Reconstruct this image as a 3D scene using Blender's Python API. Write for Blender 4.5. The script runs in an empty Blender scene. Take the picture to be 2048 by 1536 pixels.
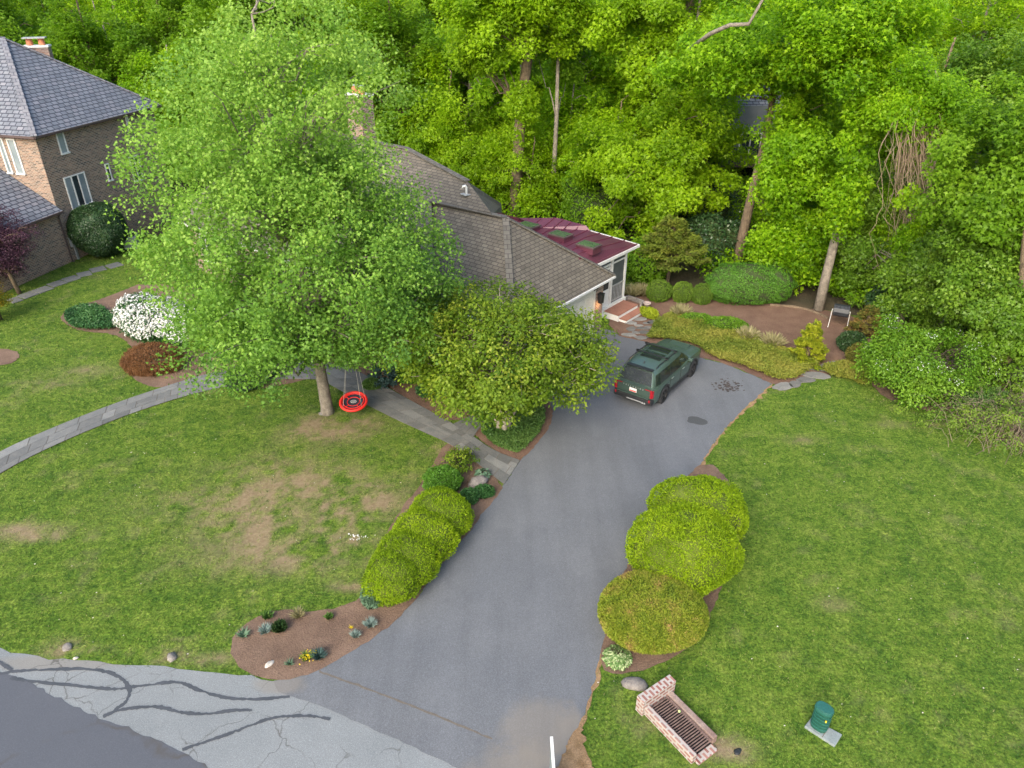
import bpy, math, random
import numpy as np
from mathutils import Vector, Matrix
sc = bpy.context.scene
COL = sc.collection
RNG = np.random.default_rng(7)
# ------------------------------------------------------------ camera, sky, sun, exposure
CAM_H, PITCH, FPX = 15.4, math.radians(30.0), 1470.0
cd = bpy.data.cameras.new("camera"); cam = bpy.data.objects.new("camera", cd); COL.objects.link(cam)
cam.location = (0, 0, CAM_H); cam.rotation_euler = (math.radians(90) - PITCH, 0, 0)
cd.sensor_width = 36; cd.lens = 36 * FPX / 2048; cd.clip_start = 0.1; cd.clip_end = 2000
sc.camera = cam
sc.render.resolution_x, sc.render.resolution_y = 1024, 768
SUN_EL, SUN_AZ = math.radians(36), math.radians(205)      # azimuth clockwise from +Y
w = bpy.data.worlds.new("World"); sc.world = w; w.use_nodes = True
nt = w.node_tree; bg = nt.nodes["Background"]
sky = nt.nodes.new("ShaderNodeTexSky"); sky.sky_type = 'NISHITA'; sky.sun_disc = False
sky.sun_elevation = SUN_EL; sky.sun_rotation = SUN_AZ; sky.air_density = 1.3; sky.dust_density = 4.0; sky.ozone_density = 1.0
nt.links.new(sky.outputs[0], bg.inputs[0]); bg.inputs[1].default_value = 0.15
sd = bpy.data.lights.new("sun", 'SUN'); sd.energy = 1.3; sd.angle = math.radians(35); sd.color = (1.0, 0.93, 0.82)
sun = bpy.data.objects.new("sun", sd); COL.objects.link(sun)
sun.rotation_euler = Vector((-math.sin(SUN_AZ) * math.cos(SUN_EL), -math.cos(SUN_AZ) * math.cos(SUN_EL), -math.sin(SUN_EL))).to_track_quat('-Z', 'Y').to_euler()
sc.view_settings.view_transform = 'Standard'; sc.view_settings.look = 'None'
sc.view_settings.exposure = 1.28; sc.view_settings.gamma = 1
sc.render.engine = 'CYCLES'
sc.cycles.max_bounces = 6; sc.cycles.diffuse_bounces = 4; sc.cycles.transmission_bounces = 4; sc.cycles.transparent_max_bounces = 4; sc.cycles.glossy_bounces = 2

# ------------------------------------------------------------ survey helpers: photograph pixel -> point on the ground / a plane
_c, _s = math.cos(PITCH), math.sin(PITCH)
def ray(u, v):
    x = (u - 1024) / FPX; y = -(v - 768) / FPX
    return np.array([x, _c + y * _s, -_s + y * _c])
def P(u, v, z=0.0):
    d = ray(u, v); t = (z - CAM_H) / d[2]
    return np.array([d[0] * t, d[1] * t, z])
def PY(u, v, Y):
    d = ray(u, v); t = Y / d[1]
    return np.array([d[0] * t, Y, CAM_H + d[2] * t])
def PPl(u, v, p0, n):
    d = ray(u, v); o = np.array([0, 0, CAM_H]); t = np.dot(np.array(p0) - o, n) / np.dot(d, n)
    return o + d * t
def Qx(p):
    z = p[2] - CAM_H; dep = p[1] * _c - z * _s
    return 1024 + FPX * p[0] / dep, 768 - FPX * (p[1] * _s + z * _c) / dep

# ------------------------------------------------------------ mesh builder
def newmesh(name, V, F, mat=None, tint=None, smooth=False, uv=False, parent=None, edge=None):
    me = bpy.data.meshes.new(name)
    me.from_pydata([tuple(v) for v in V], [], [tuple(f) for f in F])
    if uv: boxuv(me)
    if tint is not None:
        a = me.attributes.new('tint', 'FLOAT', 'FACE'); a.data.foreach_set('value', np.asarray(tint, dtype=np.float32))
    if smooth: me.polygons.foreach_set('use_smooth', [True] * len(me.polygons))
    if mat: me.materials.append(mat)
    o = bpy.data.objects.new(name, me); COL.objects.link(o)
    if parent: o.parent = parent
    return o
def fastmesh(name, V, nper, mat, tint):
    """V: (n, nper, 3): n loose polygons of nper corners each"""
    n = V.shape[0]; me = bpy.data.meshes.new(name)
    me.vertices.add(n * nper); me.vertices.foreach_set('co', V.reshape(-1).astype(np.float32))
    me.loops.add(n * nper); me.loops.foreach_set('vertex_index', np.arange(n * nper, dtype=np.int32))
    me.polygons.add(n); me.polygons.foreach_set('loop_start', np.arange(0, n * nper, nper, dtype=np.int32))
    me.polygons.foreach_set('loop_total', np.full(n, nper, dtype=np.int32))
    me.update(calc_edges=True)
    a = me.attributes.new('tint', 'FLOAT', 'FACE'); a.data.foreach_set('value', np.asarray(tint, dtype=np.float32))
    me.materials.append(mat)
    return me
def boxuv(me):
    uvl = me.uv_layers.new(name='UVMap')
    me.update()
    for p in me.polygons:
        n = p.normal
        if abs(n.z) > 0.995: t = Vector((1, 0, 0))
        else: t = Vector((0, 0, 1)).cross(n).normalized()
        b = n.cross(t)
        for li in p.loop_indices:
            co = me.vertices[me.loops[li].vertex_index].co
            uvl.data[li].uv = (co.dot(t), co.dot(b))
class MB:
    def __init__(s): s.V = []; s.F = []; s.T = []
    def face(s, pts, t=0.5):
        k = len(s.V); s.V += [tuple(map(float, p)) for p in pts]; s.F.append(tuple(range(k, k + len(pts)))); s.T.append(t); return s
    def box(s, c, size, rz=0, t=0.5, rot=None, taper=1.0):
        hx, hy, hz = size[0] / 2, size[1] / 2, size[2] / 2
        R = rot if rot is not None else Matrix.Rotation(rz, 3, 'Z')
        k = len(s.V)
        for dx, dy, dz in ((-1,-1,-1),(1,-1,-1),(1,1,-1),(-1,1,-1),(-1,-1,1),(1,-1,1),(1,1,1),(-1,1,1)):
            f = taper if dz > 0 else 1
            p = R @ Vector((dx * hx * f, dy * hy * f, dz * hz)); s.V.append((c[0] + p.x, c[1] + p.y, c[2] + p.z))
        for f in ((0,3,2,1),(4,5,6,7),(0,1,5,4),(1,2,6,5),(2,3,7,6),(3,0,4,7)):
            s.F.append(tuple(k + i for i in f)); s.T.append(t)
        return s
    def beam(s, a, b, wd, ht, t=0.5, up=(0, 0, 1)):
        a, b = Vector(a), Vector(b); d = (b - a); L = d.length; d.normalize()
        u = Vector(up); x = d.cross(u)
        if x.length < 1e-4: x = d.cross(Vector((1, 0, 0)))
        x.normalize(); z = x.cross(d)
        R = Matrix((x, d, z)).transposed()
        return s.box(tuple((a + b) / 2), (wd, L, ht), rot=R, t=t)
    def tube(s, pts, rad, n=8, t=0.5, cap=True):
        pts = [Vector(p) for p in pts]; m = len(pts)
        if not hasattr(rad, '__len__'): rad = [rad] * m
        k = len(s.V); ref = Vector((0.31, 0.27, 0.91))
        for i, p in enumerate(pts):
            d = (pts[min(i + 1, m - 1)] - pts[max(i - 1, 0)]).normalized()
            x = d.cross(ref); x = x.normalized() if x.length > .05 else d.cross(Vector((1, 0, 0))).normalized()
            y = d.cross(x)
            for j in range(n):
                a = 2 * math.pi * j / n; q = p + (x * math.cos(a) + y * math.sin(a)) * rad[i]; s.V.append(tuple(q))
        for i in range(m - 1):
            for j in range(n):
                a = k + i * n + j; b = k + i * n + (j + 1) % n
                s.F.append((a, b, b + n, a + n)); s.T.append(t)
        if cap:
            s.F.append(tuple(k + j for j in range(n))[::-1]); s.T.append(t)
            s.F.append(tuple(k + (m - 1) * n + j for j in range(n))); s.T.append(t)
        return s
    def prism(s, poly, z0, z1, t=0.5):
        n = len(poly); k = len(s.V)
        s.V += [(float(p[0]), float(p[1]), z0) for p in poly] + [(float(p[0]), float(p[1]), z1) for p in poly]
        s.F.append(tuple(range(k, k + n))[::-1]); s.F.append(tuple(range(k + n, k + 2 * n))); s.T += [t, t]
        for i in range(n):
            j = (i + 1) % n; s.F.append((k + i, k + j, k + n + j, k + n + i)); s.T.append(t)
        return s
    def lathe(s, prof, c=(0, 0, 0), n=16, t=0.5):
        k = len(s.V)
        for r, z in prof:
            for j in range(n):
                a = 2 * math.pi * j / n; s.V.append((c[0] + r * math.cos(a), c[1] + r * math.sin(a), c[2] + z))
        for i in range(len(prof) - 1):
            for j in range(n):
                a = k + i * n + j; b = k + i * n + (j + 1) % n
                s.F.append((a, b, b + n, a + n)); s.T.append(t)
        s.F.append(tuple(k + j for j in range(n))[::-1]); s.F.append(tuple(k + (len(prof) - 1) * n + j for j in range(n))); s.T += [t, t]
        return s
    def build(s, name, mat, parent=None, smooth=False, bevel=0, loc=None):
        V = s.V
        if loc is not None: V = [(v[0] - loc[0], v[1] - loc[1], v[2] - loc[2]) for v in V]
        o = newmesh(name, V, s.F, mat, s.T, smooth, True, parent)
        if loc is not None: o.location = loc
        if bevel:
            m = o.modifiers.new('bevel', 'BEVEL'); m.width = bevel; m.segments = 2; m.limit_method = 'ANGLE'
        return o
def tag(o, label=None, cat=None, group=None, kind=None):
    if label: o['label'] = label
    if cat: o['category'] = cat
    if group: o['group'] = group
    if kind: o['kind'] = kind
    return o
def empty(name, loc, label, cat, group=None, rz=0):
    o = bpy.data.objects.new(name, None); o.empty_display_size = .3; COL.objects.link(o); o.location = loc; o.rotation_euler[2] = rz
    return tag(o, label, cat, group)
def copy_tree(root, loc, rz=0, scale=None, label=None):
    r = root.copy(); COL.objects.link(r); r.location = loc; r.rotation_euler = (0, 0, rz)
    if scale: r.scale = scale
    if label: r['label'] = label
    for ch in list(root.children):
        c = ch.copy(); COL.objects.link(c); c.parent = r
        for g in list(ch.children):
            d = g.copy(); COL.objects.link(d); d.parent = c
    return r

# ------------------------------------------------------------ materials
def nm(name):
    m = bpy.data.materials.new(name); m.use_nodes = True; return m, m.node_tree.nodes, m.node_tree.links
def ramp(N, L, src, stops):
    r = N.new('ShaderNodeValToRGB'); el = r.color_ramp.elements
    el[0].position, el[0].color = stops[0][0], (*stops[0][1], 1); el[1].position, el[1].color = stops[-1][0], (*stops[-1][1], 1)
    for p, c in stops[1:-1]: e = el.new(p); e.color = (*c, 1)
    L.new(src, r.inputs[0]); return r.outputs[0]
def noise(N, L, scale, detail=4, rough=.6, co='Object', sx=None):
    tc = N.new('ShaderNodeTexCoord'); n = N.new('ShaderNodeTexNoise'); n.inputs['Scale'].default_value = scale
    n.inputs['Detail'].default_value = detail; n.inputs['Roughness'].default_value = rough
    if sx:
        mp = N.new('ShaderNodeMapping'); mp.inputs['Scale'].default_value = sx; L.new(tc.outputs[co], mp.inputs[0]); L.new(mp.outputs[0], n.inputs['Vector'])
    else: L.new(tc.outputs[co], n.inputs['Vector'])
    return n.outputs[0]
def mix(N, L, f, a, b, mode='MIX'):
    m = N.new('ShaderNodeMix'); m.data_type = 'RGBA'; m.blend_type = mode
    for s_, v in ((m.inputs[0], f), (m.inputs[6], a), (m.inputs[7], b)):
        if isinstance(v, (int, float)): s_.default_value = v
        elif isinstance(v, tuple): s_.default_value = (*v, 1)
        else: L.new(v, s_)
    return m.outputs[2]
def bump(N, L, h, bsdf, st=.3, d=.02):
    b = N.new('ShaderNodeBump'); b.inputs['Strength'].default_value = st; b.inputs['Distance'].default_value = d
    L.new(h, b.inputs['Height']); L.new(b.outputs[0], bsdf.inputs['Normal'])
def attr(N, name='tint'):
    a = N.new('ShaderNodeAttribute'); a.attribute_name = name; return a.outputs['Fac']
def surf(name, c1, c2, scale=3, rough=.8, fine=None, tint=None, metal=0, bst=.3, bd=.01, det=5):
    """two-colour noise; optional second fine noise; optional per-face tint multiplying brightness"""
    m, N, L = nm(name); b = N['Principled BSDF']
    n1 = noise(N, L, scale, det); col = ramp(N, L, n1, [(.32, c1), (.68, c2)])
    if fine:
        n2 = noise(N, L, fine, 3, .7); k = ramp(N, L, n2, [(.3, (.72,) * 3), (.7, (1.25,) * 3)]); col = mix(N, L, 1.0, col, k, 'MULTIPLY')
        bump(N, L, n2, b, bst, bd)
    if tint:
        k = ramp(N, L, attr(N), [(0, (1 - tint,) * 3), (1, (1 + tint,) * 3)]); col = mix(N, L, 1.0, col, k, 'MULTIPLY')
    L.new(col, b.inputs['Base Color']); b.inputs['Roughness'].default_value = rough; b.inputs['Metallic'].default_value = metal
    return m
def leafmat(name, stops, rough=.55, trans=.42, tfac=1.35):
    m, N, L = nm(name); b = N['Principled BSDF']; out = N['Material Output']
    col = ramp(N, L, attr(N), stops)
    L.new(col, b.inputs['Base Color']); b.inputs['Roughness'].default_value = rough
    b.inputs['Specular IOR Level'].default_value = .3
    if trans:
        t = N.new('ShaderNodeBsdfTranslucent'); c2 = mix(N, L, 1.0, col, (tfac, tfac, tfac * .55), 'MULTIPLY'); L.new(c2, t.inputs[0])
        mx = N.new('ShaderNodeMixShader'); mx.inputs[0].default_value = trans; L.new(b.outputs[0], mx.inputs[1]); L.new(t.outputs[0], mx.inputs[2]); L.new(mx.outputs[0], out.inputs[0])
    return m
def brickmat(name, cols, mortar_or_shadow, bw=.22, bh=.075, ms=.012, rough=.85, vary=True, off=.5, noisec=None, bst=.4):
    m, N, L = nm(name); b = N['Principled BSDF']; tc = N.new('ShaderNodeTexCoord')
    br = N.new('ShaderNodeTexBrick'); br.inputs['Scale'].default_value = 1; br.inputs['Brick Width'].default_value = bw; br.inputs['Row Height'].default_value = bh
    br.inputs['Mortar Size'].default_value = ms; br.inputs['Mortar Smooth'].default_value = .2; br.offset = off; br.inputs['Bias'].default_value = 0
    br.inputs['Color1'].default_value = (0, 0, 0, 1); br.inputs['Color2'].default_value = (1, 1, 1, 1); br.inputs['Mortar'].default_value = (.5, .5, .5, 1)
    L.new(tc.outputs['UV'], br.inputs['Vector'])
    n = len(cols); c = ramp(N, L, br.outputs['Color'], [(i / (n - 1), cc) for i, cc in enumerate(cols)])
    nz = noise(N, L, 2.2, 5); k = ramp(N, L, nz, [(.3, (.8,) * 3), (.7, (1.18,) * 3)]); c = mix(N, L, 1.0, c, k, 'MULTIPLY')
    c = mix(N, L, br.outputs['Fac'], c, mortar_or_shadow)
    if noisec:
        n3 = noise(N, L, .6, 6, .7); f = ramp(N, L, n3, [(.5, (0, 0, 0)), (.7, (.6, .6, .6))]); c = mix(N, L, f, c, noisec)
    L.new(c, b.inputs['Base Color']); b.inputs['Roughness'].default_value = rough
    inv = N.new('ShaderNodeMath'); inv.operation = 'SUBTRACT'; inv.inputs[0].default_value = 1; L.new(br.outputs['Fac'], inv.inputs[1])
    bump(N, L, inv.outputs[0], b, bst, .012)
    return m
M = {}
M['white'] = surf('white_paint', (.62, .63, .62), (.74, .74, .72), 4, .5, 60)
M['cream'] = surf('cream_paint', (.50, .49, .43), (.58, .57, .50), 2, .6, 40)
M['glass'] = surf('dark_glass', (.015, .025, .03), (.04, .055, .06), 1.2, .06)
M['curtain'] = surf('curtained_glass', (.16, .20, .22), (.30, .34, .35), .8, .12)
M['screen'] = surf('insect_screen', (.05, .06, .065), (.08, .09, .095), 2, .6)
M['brick'] = brickmat('brick', [(.07, .045, .05), (.20, .105, .08), (.30, .16, .11), (.12, .075, .075), (.26, .15, .11)], (.30, .27, .24), .24, .085, .014)
M['brick_warm'] = brickmat('brick_warm', [(.05, .04, .038), (.22, .125, .085), (.29, .19, .135), (.09, .065, .055), (.24, .14, .10)], (.33, .29, .24), .24, .085, .014)
M['slate'] = brickmat('slate_shingle', [(.12, .135, .165), (.17, .185, .215), (.14, .155, .19), (.20, .205, .235)], (.035, .04, .06), .42, .27, .035, .8, bst=.8)  # dark joint colour paints the shadow line under each slate course
M['shingle'] = brickmat('asphalt_shingle', [(.10, .088, .072), (.14, .123, .098), (.118, .104, .084), (.158, .139, .112)], (.045, .041, .037), .33, .17, .016, .9, bst=.6)  # same painted shadow line between the shingle courses
M['shingle_cap'] = brickmat('ridge_cap_shingle', [(.115, .107, .092), (.14, .13, .112), (.10, .094, .08)], (.06, .055, .05), .3, .26, .02, .9)
M['slate_cap'] = brickmat('slate_cap', [(.16, .17, .20), (.22, .22, .24)], (.07, .07, .09), .3, .3, .02, .9)
M['metal_roof'] = surf('purple_metal_roof', (.085, .024, .044), (.12, .036, .058), .7, .42, 20, metal=.1, bst=.05)
M['seam'] = surf('purple_seam', (.10, .025, .045), (.13, .034, .055), 2, .4)
M['gutter'] = surf('white_gutter', (.55, .56, .56), (.66, .66, .65), 3, .45, 30)
M['dkgutter'] = surf('brown_gutter', (.07, .05, .05), (.10, .07, .07), 3, .45, 30)
M['black'] = surf('black_plastic', (.012, .014, .016), (.022, .024, .027), 6, .45)
M['steel'] = surf('grey_steel', (.33, .35, .36), (.42, .44, .45), 5, .4, 50, metal=.3)
M['terracotta'] = surf('terracotta_tile', (.27, .12, .085), (.34, .16, .11), 3, .75, 30)
M['clay'] = surf('orange_clay', (.42, .15, .08), (.5, .2, .1), 5, .8, 30)
M['bark'] = surf('grey_bark', (.13, .115, .095), (.27, .24, .20), 5, .95, 22, bst=.8, bd=.04)
M['bark_brown'] = surf('brown_bark', (.09, .065, .045), (.20, .15, .10), 4, .95, 20, bst=.8, bd=.04)
M['bark_pale'] = surf('pale_bark', (.26, .23, .19), (.42, .36, .29), 5, .9, 30, bst=.5, bd=.02)
M['rock'] = surf('field_stone', (.13, .118, .115), (.26, .24, .22), 5, .9, 30, bst=.8, bd=.03)
M['paleRock'] = surf('pale_stone', (.38, .35, .31), (.52, .49, .44), 8, .9, 30, bst=.8, bd=.02)
M['concrete'] = surf('grey_polymer_concrete', (.17, .205, .21), (.23, .265, .27), 4, .7, 60)
M['greenbox'] = surf('green_plastic', (.008, .055, .04), (.014, .08, .058), 3, .45, 40)
M['greenlid'] = surf('green_plastic_lid', (.014, .085, .07), (.022, .115, .095), 3, .45, 40)
M['rust'] = surf('rusty_iron', (.12, .075, .065), (.24, .165, .145), 12, .8, 60)
M['dark'] = surf('shade_black', (.008, .008, .009), (.02, .018, .016), 3, .95)  # near black standing in for unlit depth in the drain, wheels and gaps
M['red'] = surf('red_fabric', (.62, .015, .012), (.72, .03, .02), 4, .55, 60, bst=.05)
M['navy'] = surf('dark_blue_mesh', (.012, .02, .035), (.02, .03, .05), 9, .7, 90)
M['rope'] = surf('pale_rope', (.35, .34, .31), (.42, .41, .38), 30, .8)
M['yellow'] = surf('yellow_mark', (.7, .45, .02), (.8, .5, .03), 30, .6)
M['ball'] = surf('yellow_green_felt', (.45, .62, .2), (.55, .7, .3), 30, .9)
# ------------------------------------------------------------ the ground
def asphalt(name, c1, c2, speck=1.0, crack=None, patchy=.25, blot=None, dust=()):
    m, N, L = nm(name); b = N['Principled BSDF']
    n1 = noise(N, L, patchy, 5, .6); col = ramp(N, L, n1, [(.3, c1), (.7, c2)])
    n2 = noise(N, L, 45, 2, .8); k = ramp(N, L, n2, [(.3, (1 - .28 * speck,) * 3), (.55, (1,) * 3), (.75, (1 + .5 * speck,) * 3)]); col = mix(N, L, 1.0, col, k, 'MULTIPLY')
    if blot:
        n5 = noise(N, L, .9, 6, .7, sx=(1, 1, 1)); f5 = ramp(N, L, n5, [(.55, (0, 0, 0)), (.72, (.55,) * 3)]); col = mix(N, L, f5, col, blot)
    for (dx, dy, da_, db_) in dust:      # wind-blown sand lying on the asphalt
        tc = N.new('ShaderNodeTexCoord'); mp = N.new('ShaderNodeMapping'); mp.vector_type = 'TEXTURE'; mp.inputs['Location'].default_value = (dx, dy, 0); mp.inputs['Scale'].default_value = (da_, db_, 50); L.new(tc.outputs['Object'], mp.inputs[0])
        gr = N.new('ShaderNodeTexGradient'); gr.gradient_type = 'SPHERICAL'; L.new(mp.outputs[0], gr.inputs[0]); nz_ = noise(N, L, 1.6, 7, .7)
        ad = N.new('ShaderNodeMath'); ad.operation = 'MULTIPLY_ADD'; L.new(nz_, ad.inputs[0]); ad.inputs[1].default_value = .9; L.new(gr.outputs['Fac'], ad.inputs[2])
        mk = N.new('ShaderNodeMath'); mk.operation = 'SUBTRACT'; L.new(ad.outputs[0], mk.inputs[0]); mk.inputs[1].default_value = .45
        f6 = ramp(N, L, mk.outputs[0], [(.14, (0, 0, 0)), (.50, (.50,) * 3)]); g6 = ramp(N, L, gr.outputs['Fac'], [(.0, (0, 0, 0)), (.12, (1, 1, 1))]); f6 = mix(N, L, 1.0, f6, g6, 'MULTIPLY'); col = mix(N, L, f6, col, (.185, .165, .14))
    if name.startswith('driveway'):
        mpn = noise(N, L, 1.0, 4, .6, sx=(1.5, .16, 1)); wf = ramp(N, L, mpn, [(.35, (.92,) * 3), (.65, (1.06,) * 3)]); col = mix(N, L, 1.0, col, wf, 'MULTIPLY')
    if crack:
        tc = N.new('ShaderNodeTexCoord'); nz = N.new('ShaderNodeTexNoise'); nz.inputs['Scale'].default_value = 1.3; nz.inputs['Detail'].default_value = 6
        L.new(tc.outputs['Object'], nz.inputs['Vector'])
        vm = N.new('ShaderNodeVectorMath'); vm.operation = 'MULTIPLY_ADD'; vm.inputs[1].default_value = (.9, .9, 0); L.new(nz.outputs['Color'], vm.inputs[0]); L.new(tc.outputs['Object'], vm.inputs[2])
        vo = N.new('ShaderNodeTexVoronoi'); vo.feature = 'DISTANCE_TO_EDGE'; vo.inputs['Scale'].default_value = crack; L.new(vm.outputs[0], vo.inputs['Vector'])
        f = ramp(N, L, vo.outputs[0], [(0, (1,) * 3), (.013, (0,) * 3)])
        n4 = noise(N, L, .5, 3); g = ramp(N, L, n4, [(.42, (0,) * 3), (.55, (.8,) * 3)]); f = mix(N, L, 1.0, f, g, 'MULTIPLY')
        col = mix(N, L, f, col, (.06, .055, .05))
    L.new(col, b.inputs['Base Color']); b.inputs['Roughness'].default_value = .85; bump(N, L, n2, b, .25, .01)
    return m
_d = [P(u, v) for u, v in ((1085, 1465), (1060, 1560), (560, 1368), (1150, 1500), (120, 1325), (960, 1520))]
DUST = [(_d[0][0], _d[0][1], 1.5, 1.2), (_d[1][0], _d[1][1], 1.9, 1.2), (_d[2][0], _d[2][1], .9, .45), (_d[3][0], _d[3][1], .7, 1.4), (_d[4][0], _d[4][1], 2.5, .35)]
M['drive'] = asphalt('driveway_asphalt', (.104, .113, .129), (.132, .141, .156), 1.0, blot=(.088, .095, .110), patchy=.35, dust=DUST)
M['road'] = asphalt('old_road_asphalt', (.16, .178, .19), (.21, .228, .24), 1.0, crack=.75, patchy=.4, dust=DUST)
M['newroad'] = asphalt('dark_road_asphalt', (.066, .074, .092), (.080, .088, .107), .5, crack=.16)
M['seal'] = asphalt('crack_sealant', (.042, .050, .062), (.062, .070, .084), .5, patchy=2)
M['wet'] = asphalt('dark_asphalt_patch', (.05, .055, .06), (.06, .065, .07), .6)
M['sand'] = asphalt('sandy_dust', (.15, .142, .135), (.20, .18, .16), .8, patchy=1.5)
M['mulch'] = surf('bark_mulch', (.12, .075, .052), (.20, .13, .092), 1.2, .95, 26, bst=.9, bd=.05)
M['mulch_red'] = surf('red_bark_mulch', (.13, .072, .05), (.19, .115, .08), 1.2, .95, 26, bst=.9, bd=.05)
M['straw'] = surf('dry_straw', (.22, .13, .06), (.34, .22, .12), 4, .95, 30, bst=.9, bd=.04)
M['floor'] = surf('forest_floor', (.03, .03, .015), (.075, .055, .03), .8, .95, 12, bst=.9, bd=.1)
M['paver'] = surf('bluestone', (.12, .127, .13), (.168, .17, .165), 2.5, .8, 30, tint=.28)
M['joint'] = surf('stone_joint', (.10, .09, .075), (.14, .12, .10), 8, .95, 40)

# lawn colour field: bare and dry places of the turf (own shape, fixed to the ground)
BARE = [(520, 1010, 3.4, 1.3, .55), (560, 1120, 2.6, .8, .5), (610, 1000, 2.8, 1.6, .95), (690, 1010, 1.8, 1.4, .6), (560, 1060, 2.4, 1.2, .6), (640, 860, 1.6, .9, 1.0), (700, 850, 1.5, .8, .9), (560, 930, 2.0, .8, .5), (30, 1060, 1.6, .3, .8), (90, 1075, 1.2, .25, .7),
        (640, 1090, 1.8, .9, .55), (700, 1075, 1.2, .6, .6), (430, 1010, 1.5, .5, .4), (700, 1172, .5, .18, 1.2), (330, 1310, .6, .25, 1.0), (200, 1310, .8, .2, 1.0), (130, 1298, .6, .3, .9), (360, 1275, .4, .15, .8), (420, 1320, .9, .2, .7),
        (90, 770, 1.5, .6, .5), (180, 740, 1.5, .5, .4), (880, 900, .6, .5, .9), (1740, 900, .8, .3, .5), (1600, 880, .7, .3, .6), (1850, 850, 1.6, .25, .8), (1670, 1210, .5, .3, .5), (1280, 1460, .5, .3, .4), (1430, 1490, .6, .3, .8), (1470, 1500, .5, .3, .7), (1700, 1400, .3, .2, .5)]
BW = [(P(u, v), a, b, k) for u, v, a, b, k in BARE]
def vnoise(x, y, s, seed=0):
    """cheap value noise"""
    x = x * s + seed * 17.3; y = y * s + seed * 7.7
    xi = np.floor(x).astype(int); yi = np.floor(y).astype(int); fx = x - xi; fy = y - yi
    fx = fx * fx * (3 - 2 * fx); fy = fy * fy * (3 - 2 * fy)
    def h(a, b): v = np.sin(a * 127.1 + b * 311.7 + seed) * 43758.5453; return v - np.floor(v)
    return (h(xi, yi) * (1 - fx) + h(xi + 1, yi) * fx) * (1 - fy) + (h(xi, yi + 1) * (1 - fx) + h(xi + 1, yi + 1) * fx) * fy
def fbm(x, y, s, seed=0, o=4):
    r = 0; a = .5
    for i in range(o): r = r + a * vnoise(x, y, s * 2 ** i, seed + i); a *= .5
    return r / (1 - .5 ** o)
def bare(x, y):
    f = np.zeros_like(x)
    for p, a, b, k in BW: f = f + k * np.exp(-((x - p[0]) / a) ** 2 - ((y - p[1]) / b) ** 2)
    n = fbm(x, y, 1.0, 3, 3) * .5 + fbm(x, y, 4.0, 31, 4) * .5
    f = np.minimum(f, 1.15)
    return np.clip(f * np.clip((n - .34) * 3.6, 0, 1) * .9 + 1.1 * np.clip(fbm(x, y, 1.6, 9, 5) - .62, 0, .3), 0, .9)
gx = np.arange(-34, 26.01, .12); gy = np.arange(6, 46.01, .12)
GX, GY = np.meshgrid(gx, gy, indexing='ij'); nx, ny = GX.shape
lawnV = np.stack([GX, GY, np.zeros_like(GX)], -1).reshape(-1, 3)
idx = np.arange(nx * ny).reshape(nx, ny)
lawnF = np.stack([idx[:-1, :-1], idx[1:, :-1], idx[1:, 1:], idx[:-1, 1:]], -1).reshape(-1, 4)
def lawn_mat():
    m, N, L = nm('lawn_turf'); b = N['Principled BSDF']
    n1 = noise(N, L, 1.1, 8, .82); col = ramp(N, L, n1, [(.34, (.044, .100, .012)), (.5, (.095, .158, .018)), (.68, (.165, .215, .038))])
    n2 = noise(N, L, 14, 4, .75); k = ramp(N, L, n2, [(.36, (.45,) * 3), (.64, (1.5,) * 3)]); col = mix(N, L, 1.0, col, k, 'MULTIPLY')
    n4 = noise(N, L, 4.5, 5, .8); k = ramp(N, L, n4, [(.40, (.55, .66, .6)), (.6, (1.2, 1.15, 1.2))]); col = mix(N, L, 1.0, col, k, 'MULTIPLY')
    n3 = noise(N, L, 7, 4, .7); dry = ramp(N, L, n3, [(.3, (.18, .125, .08)), (.7, (.28, .215, .145))])
    a = attr(N, 'bare'); col = mix(N, L, a, col, dry)
    L.new(col, b.inputs['Base Color']); b.inputs['Roughness'].default_value = .9; b.inputs['Specular IOR Level'].default_value = .15; bump(N, L, n2, b, .8, .04)
    return m
me = bpy.data.meshes.new('lawn'); me.from_pydata(lawnV.tolist(), [], lawnF.tolist())
a_ = me.attributes.new('bare', 'FLOAT', 'POINT'); a_.data.foreach_set('value', bare(lawnV[:, 0], lawnV[:, 1]).astype(np.float32))
M['lawn'] = lawn_mat(); me.materials.append(M['lawn'])
o = bpy.data.objects.new('lawn', me); COL.objects.link(o); o['kind'] = 'structure'
newmesh('ground', [(-400, -60, -.012), (400, -60, -.012), (400, 700, -.012), (-400, 700, -.012)], [(0, 1, 2, 3)], M['floor'])['kind'] = 'structure'

def px(*a): return [tuple(P(u, v)[:2]) for u, v in a]
def smoothpoly(pts, it=2, closed=True):
    pts = [np.array(p, float) for p in pts]
    for _ in range(it):
        q = []; n = len(pts)
        for i in range(n if closed else n - 1):
            a, b = pts[i], pts[(i + 1) % n]
            q += [a * .75 + b * .25, a * .25 + b * .75]
        if not closed: q = [pts[0]] + q + [pts[-1]]
        pts = q
    return pts
def jag(poly, amp=.03, step=.18, seed=1):
    """split edges finely and roughen them a little"""
    r = np.random.default_rng(seed); out = []; n = len(poly)
    for i in range(n):
        a = np.array(poly[i][:2], float); b = np.array(poly[(i + 1) % n][:2], float); L = np.linalg.norm(b - a); k = max(1, int(L / step))
        nrm = np.array([-(b - a)[1], (b - a)[0]]) / max(L, 1e-6)
        for j in range(k): out.append(a + (b - a) * j / k + nrm * r.normal(0, amp))
    return out
from mathutils.geometry import tessellate_polygon
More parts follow.
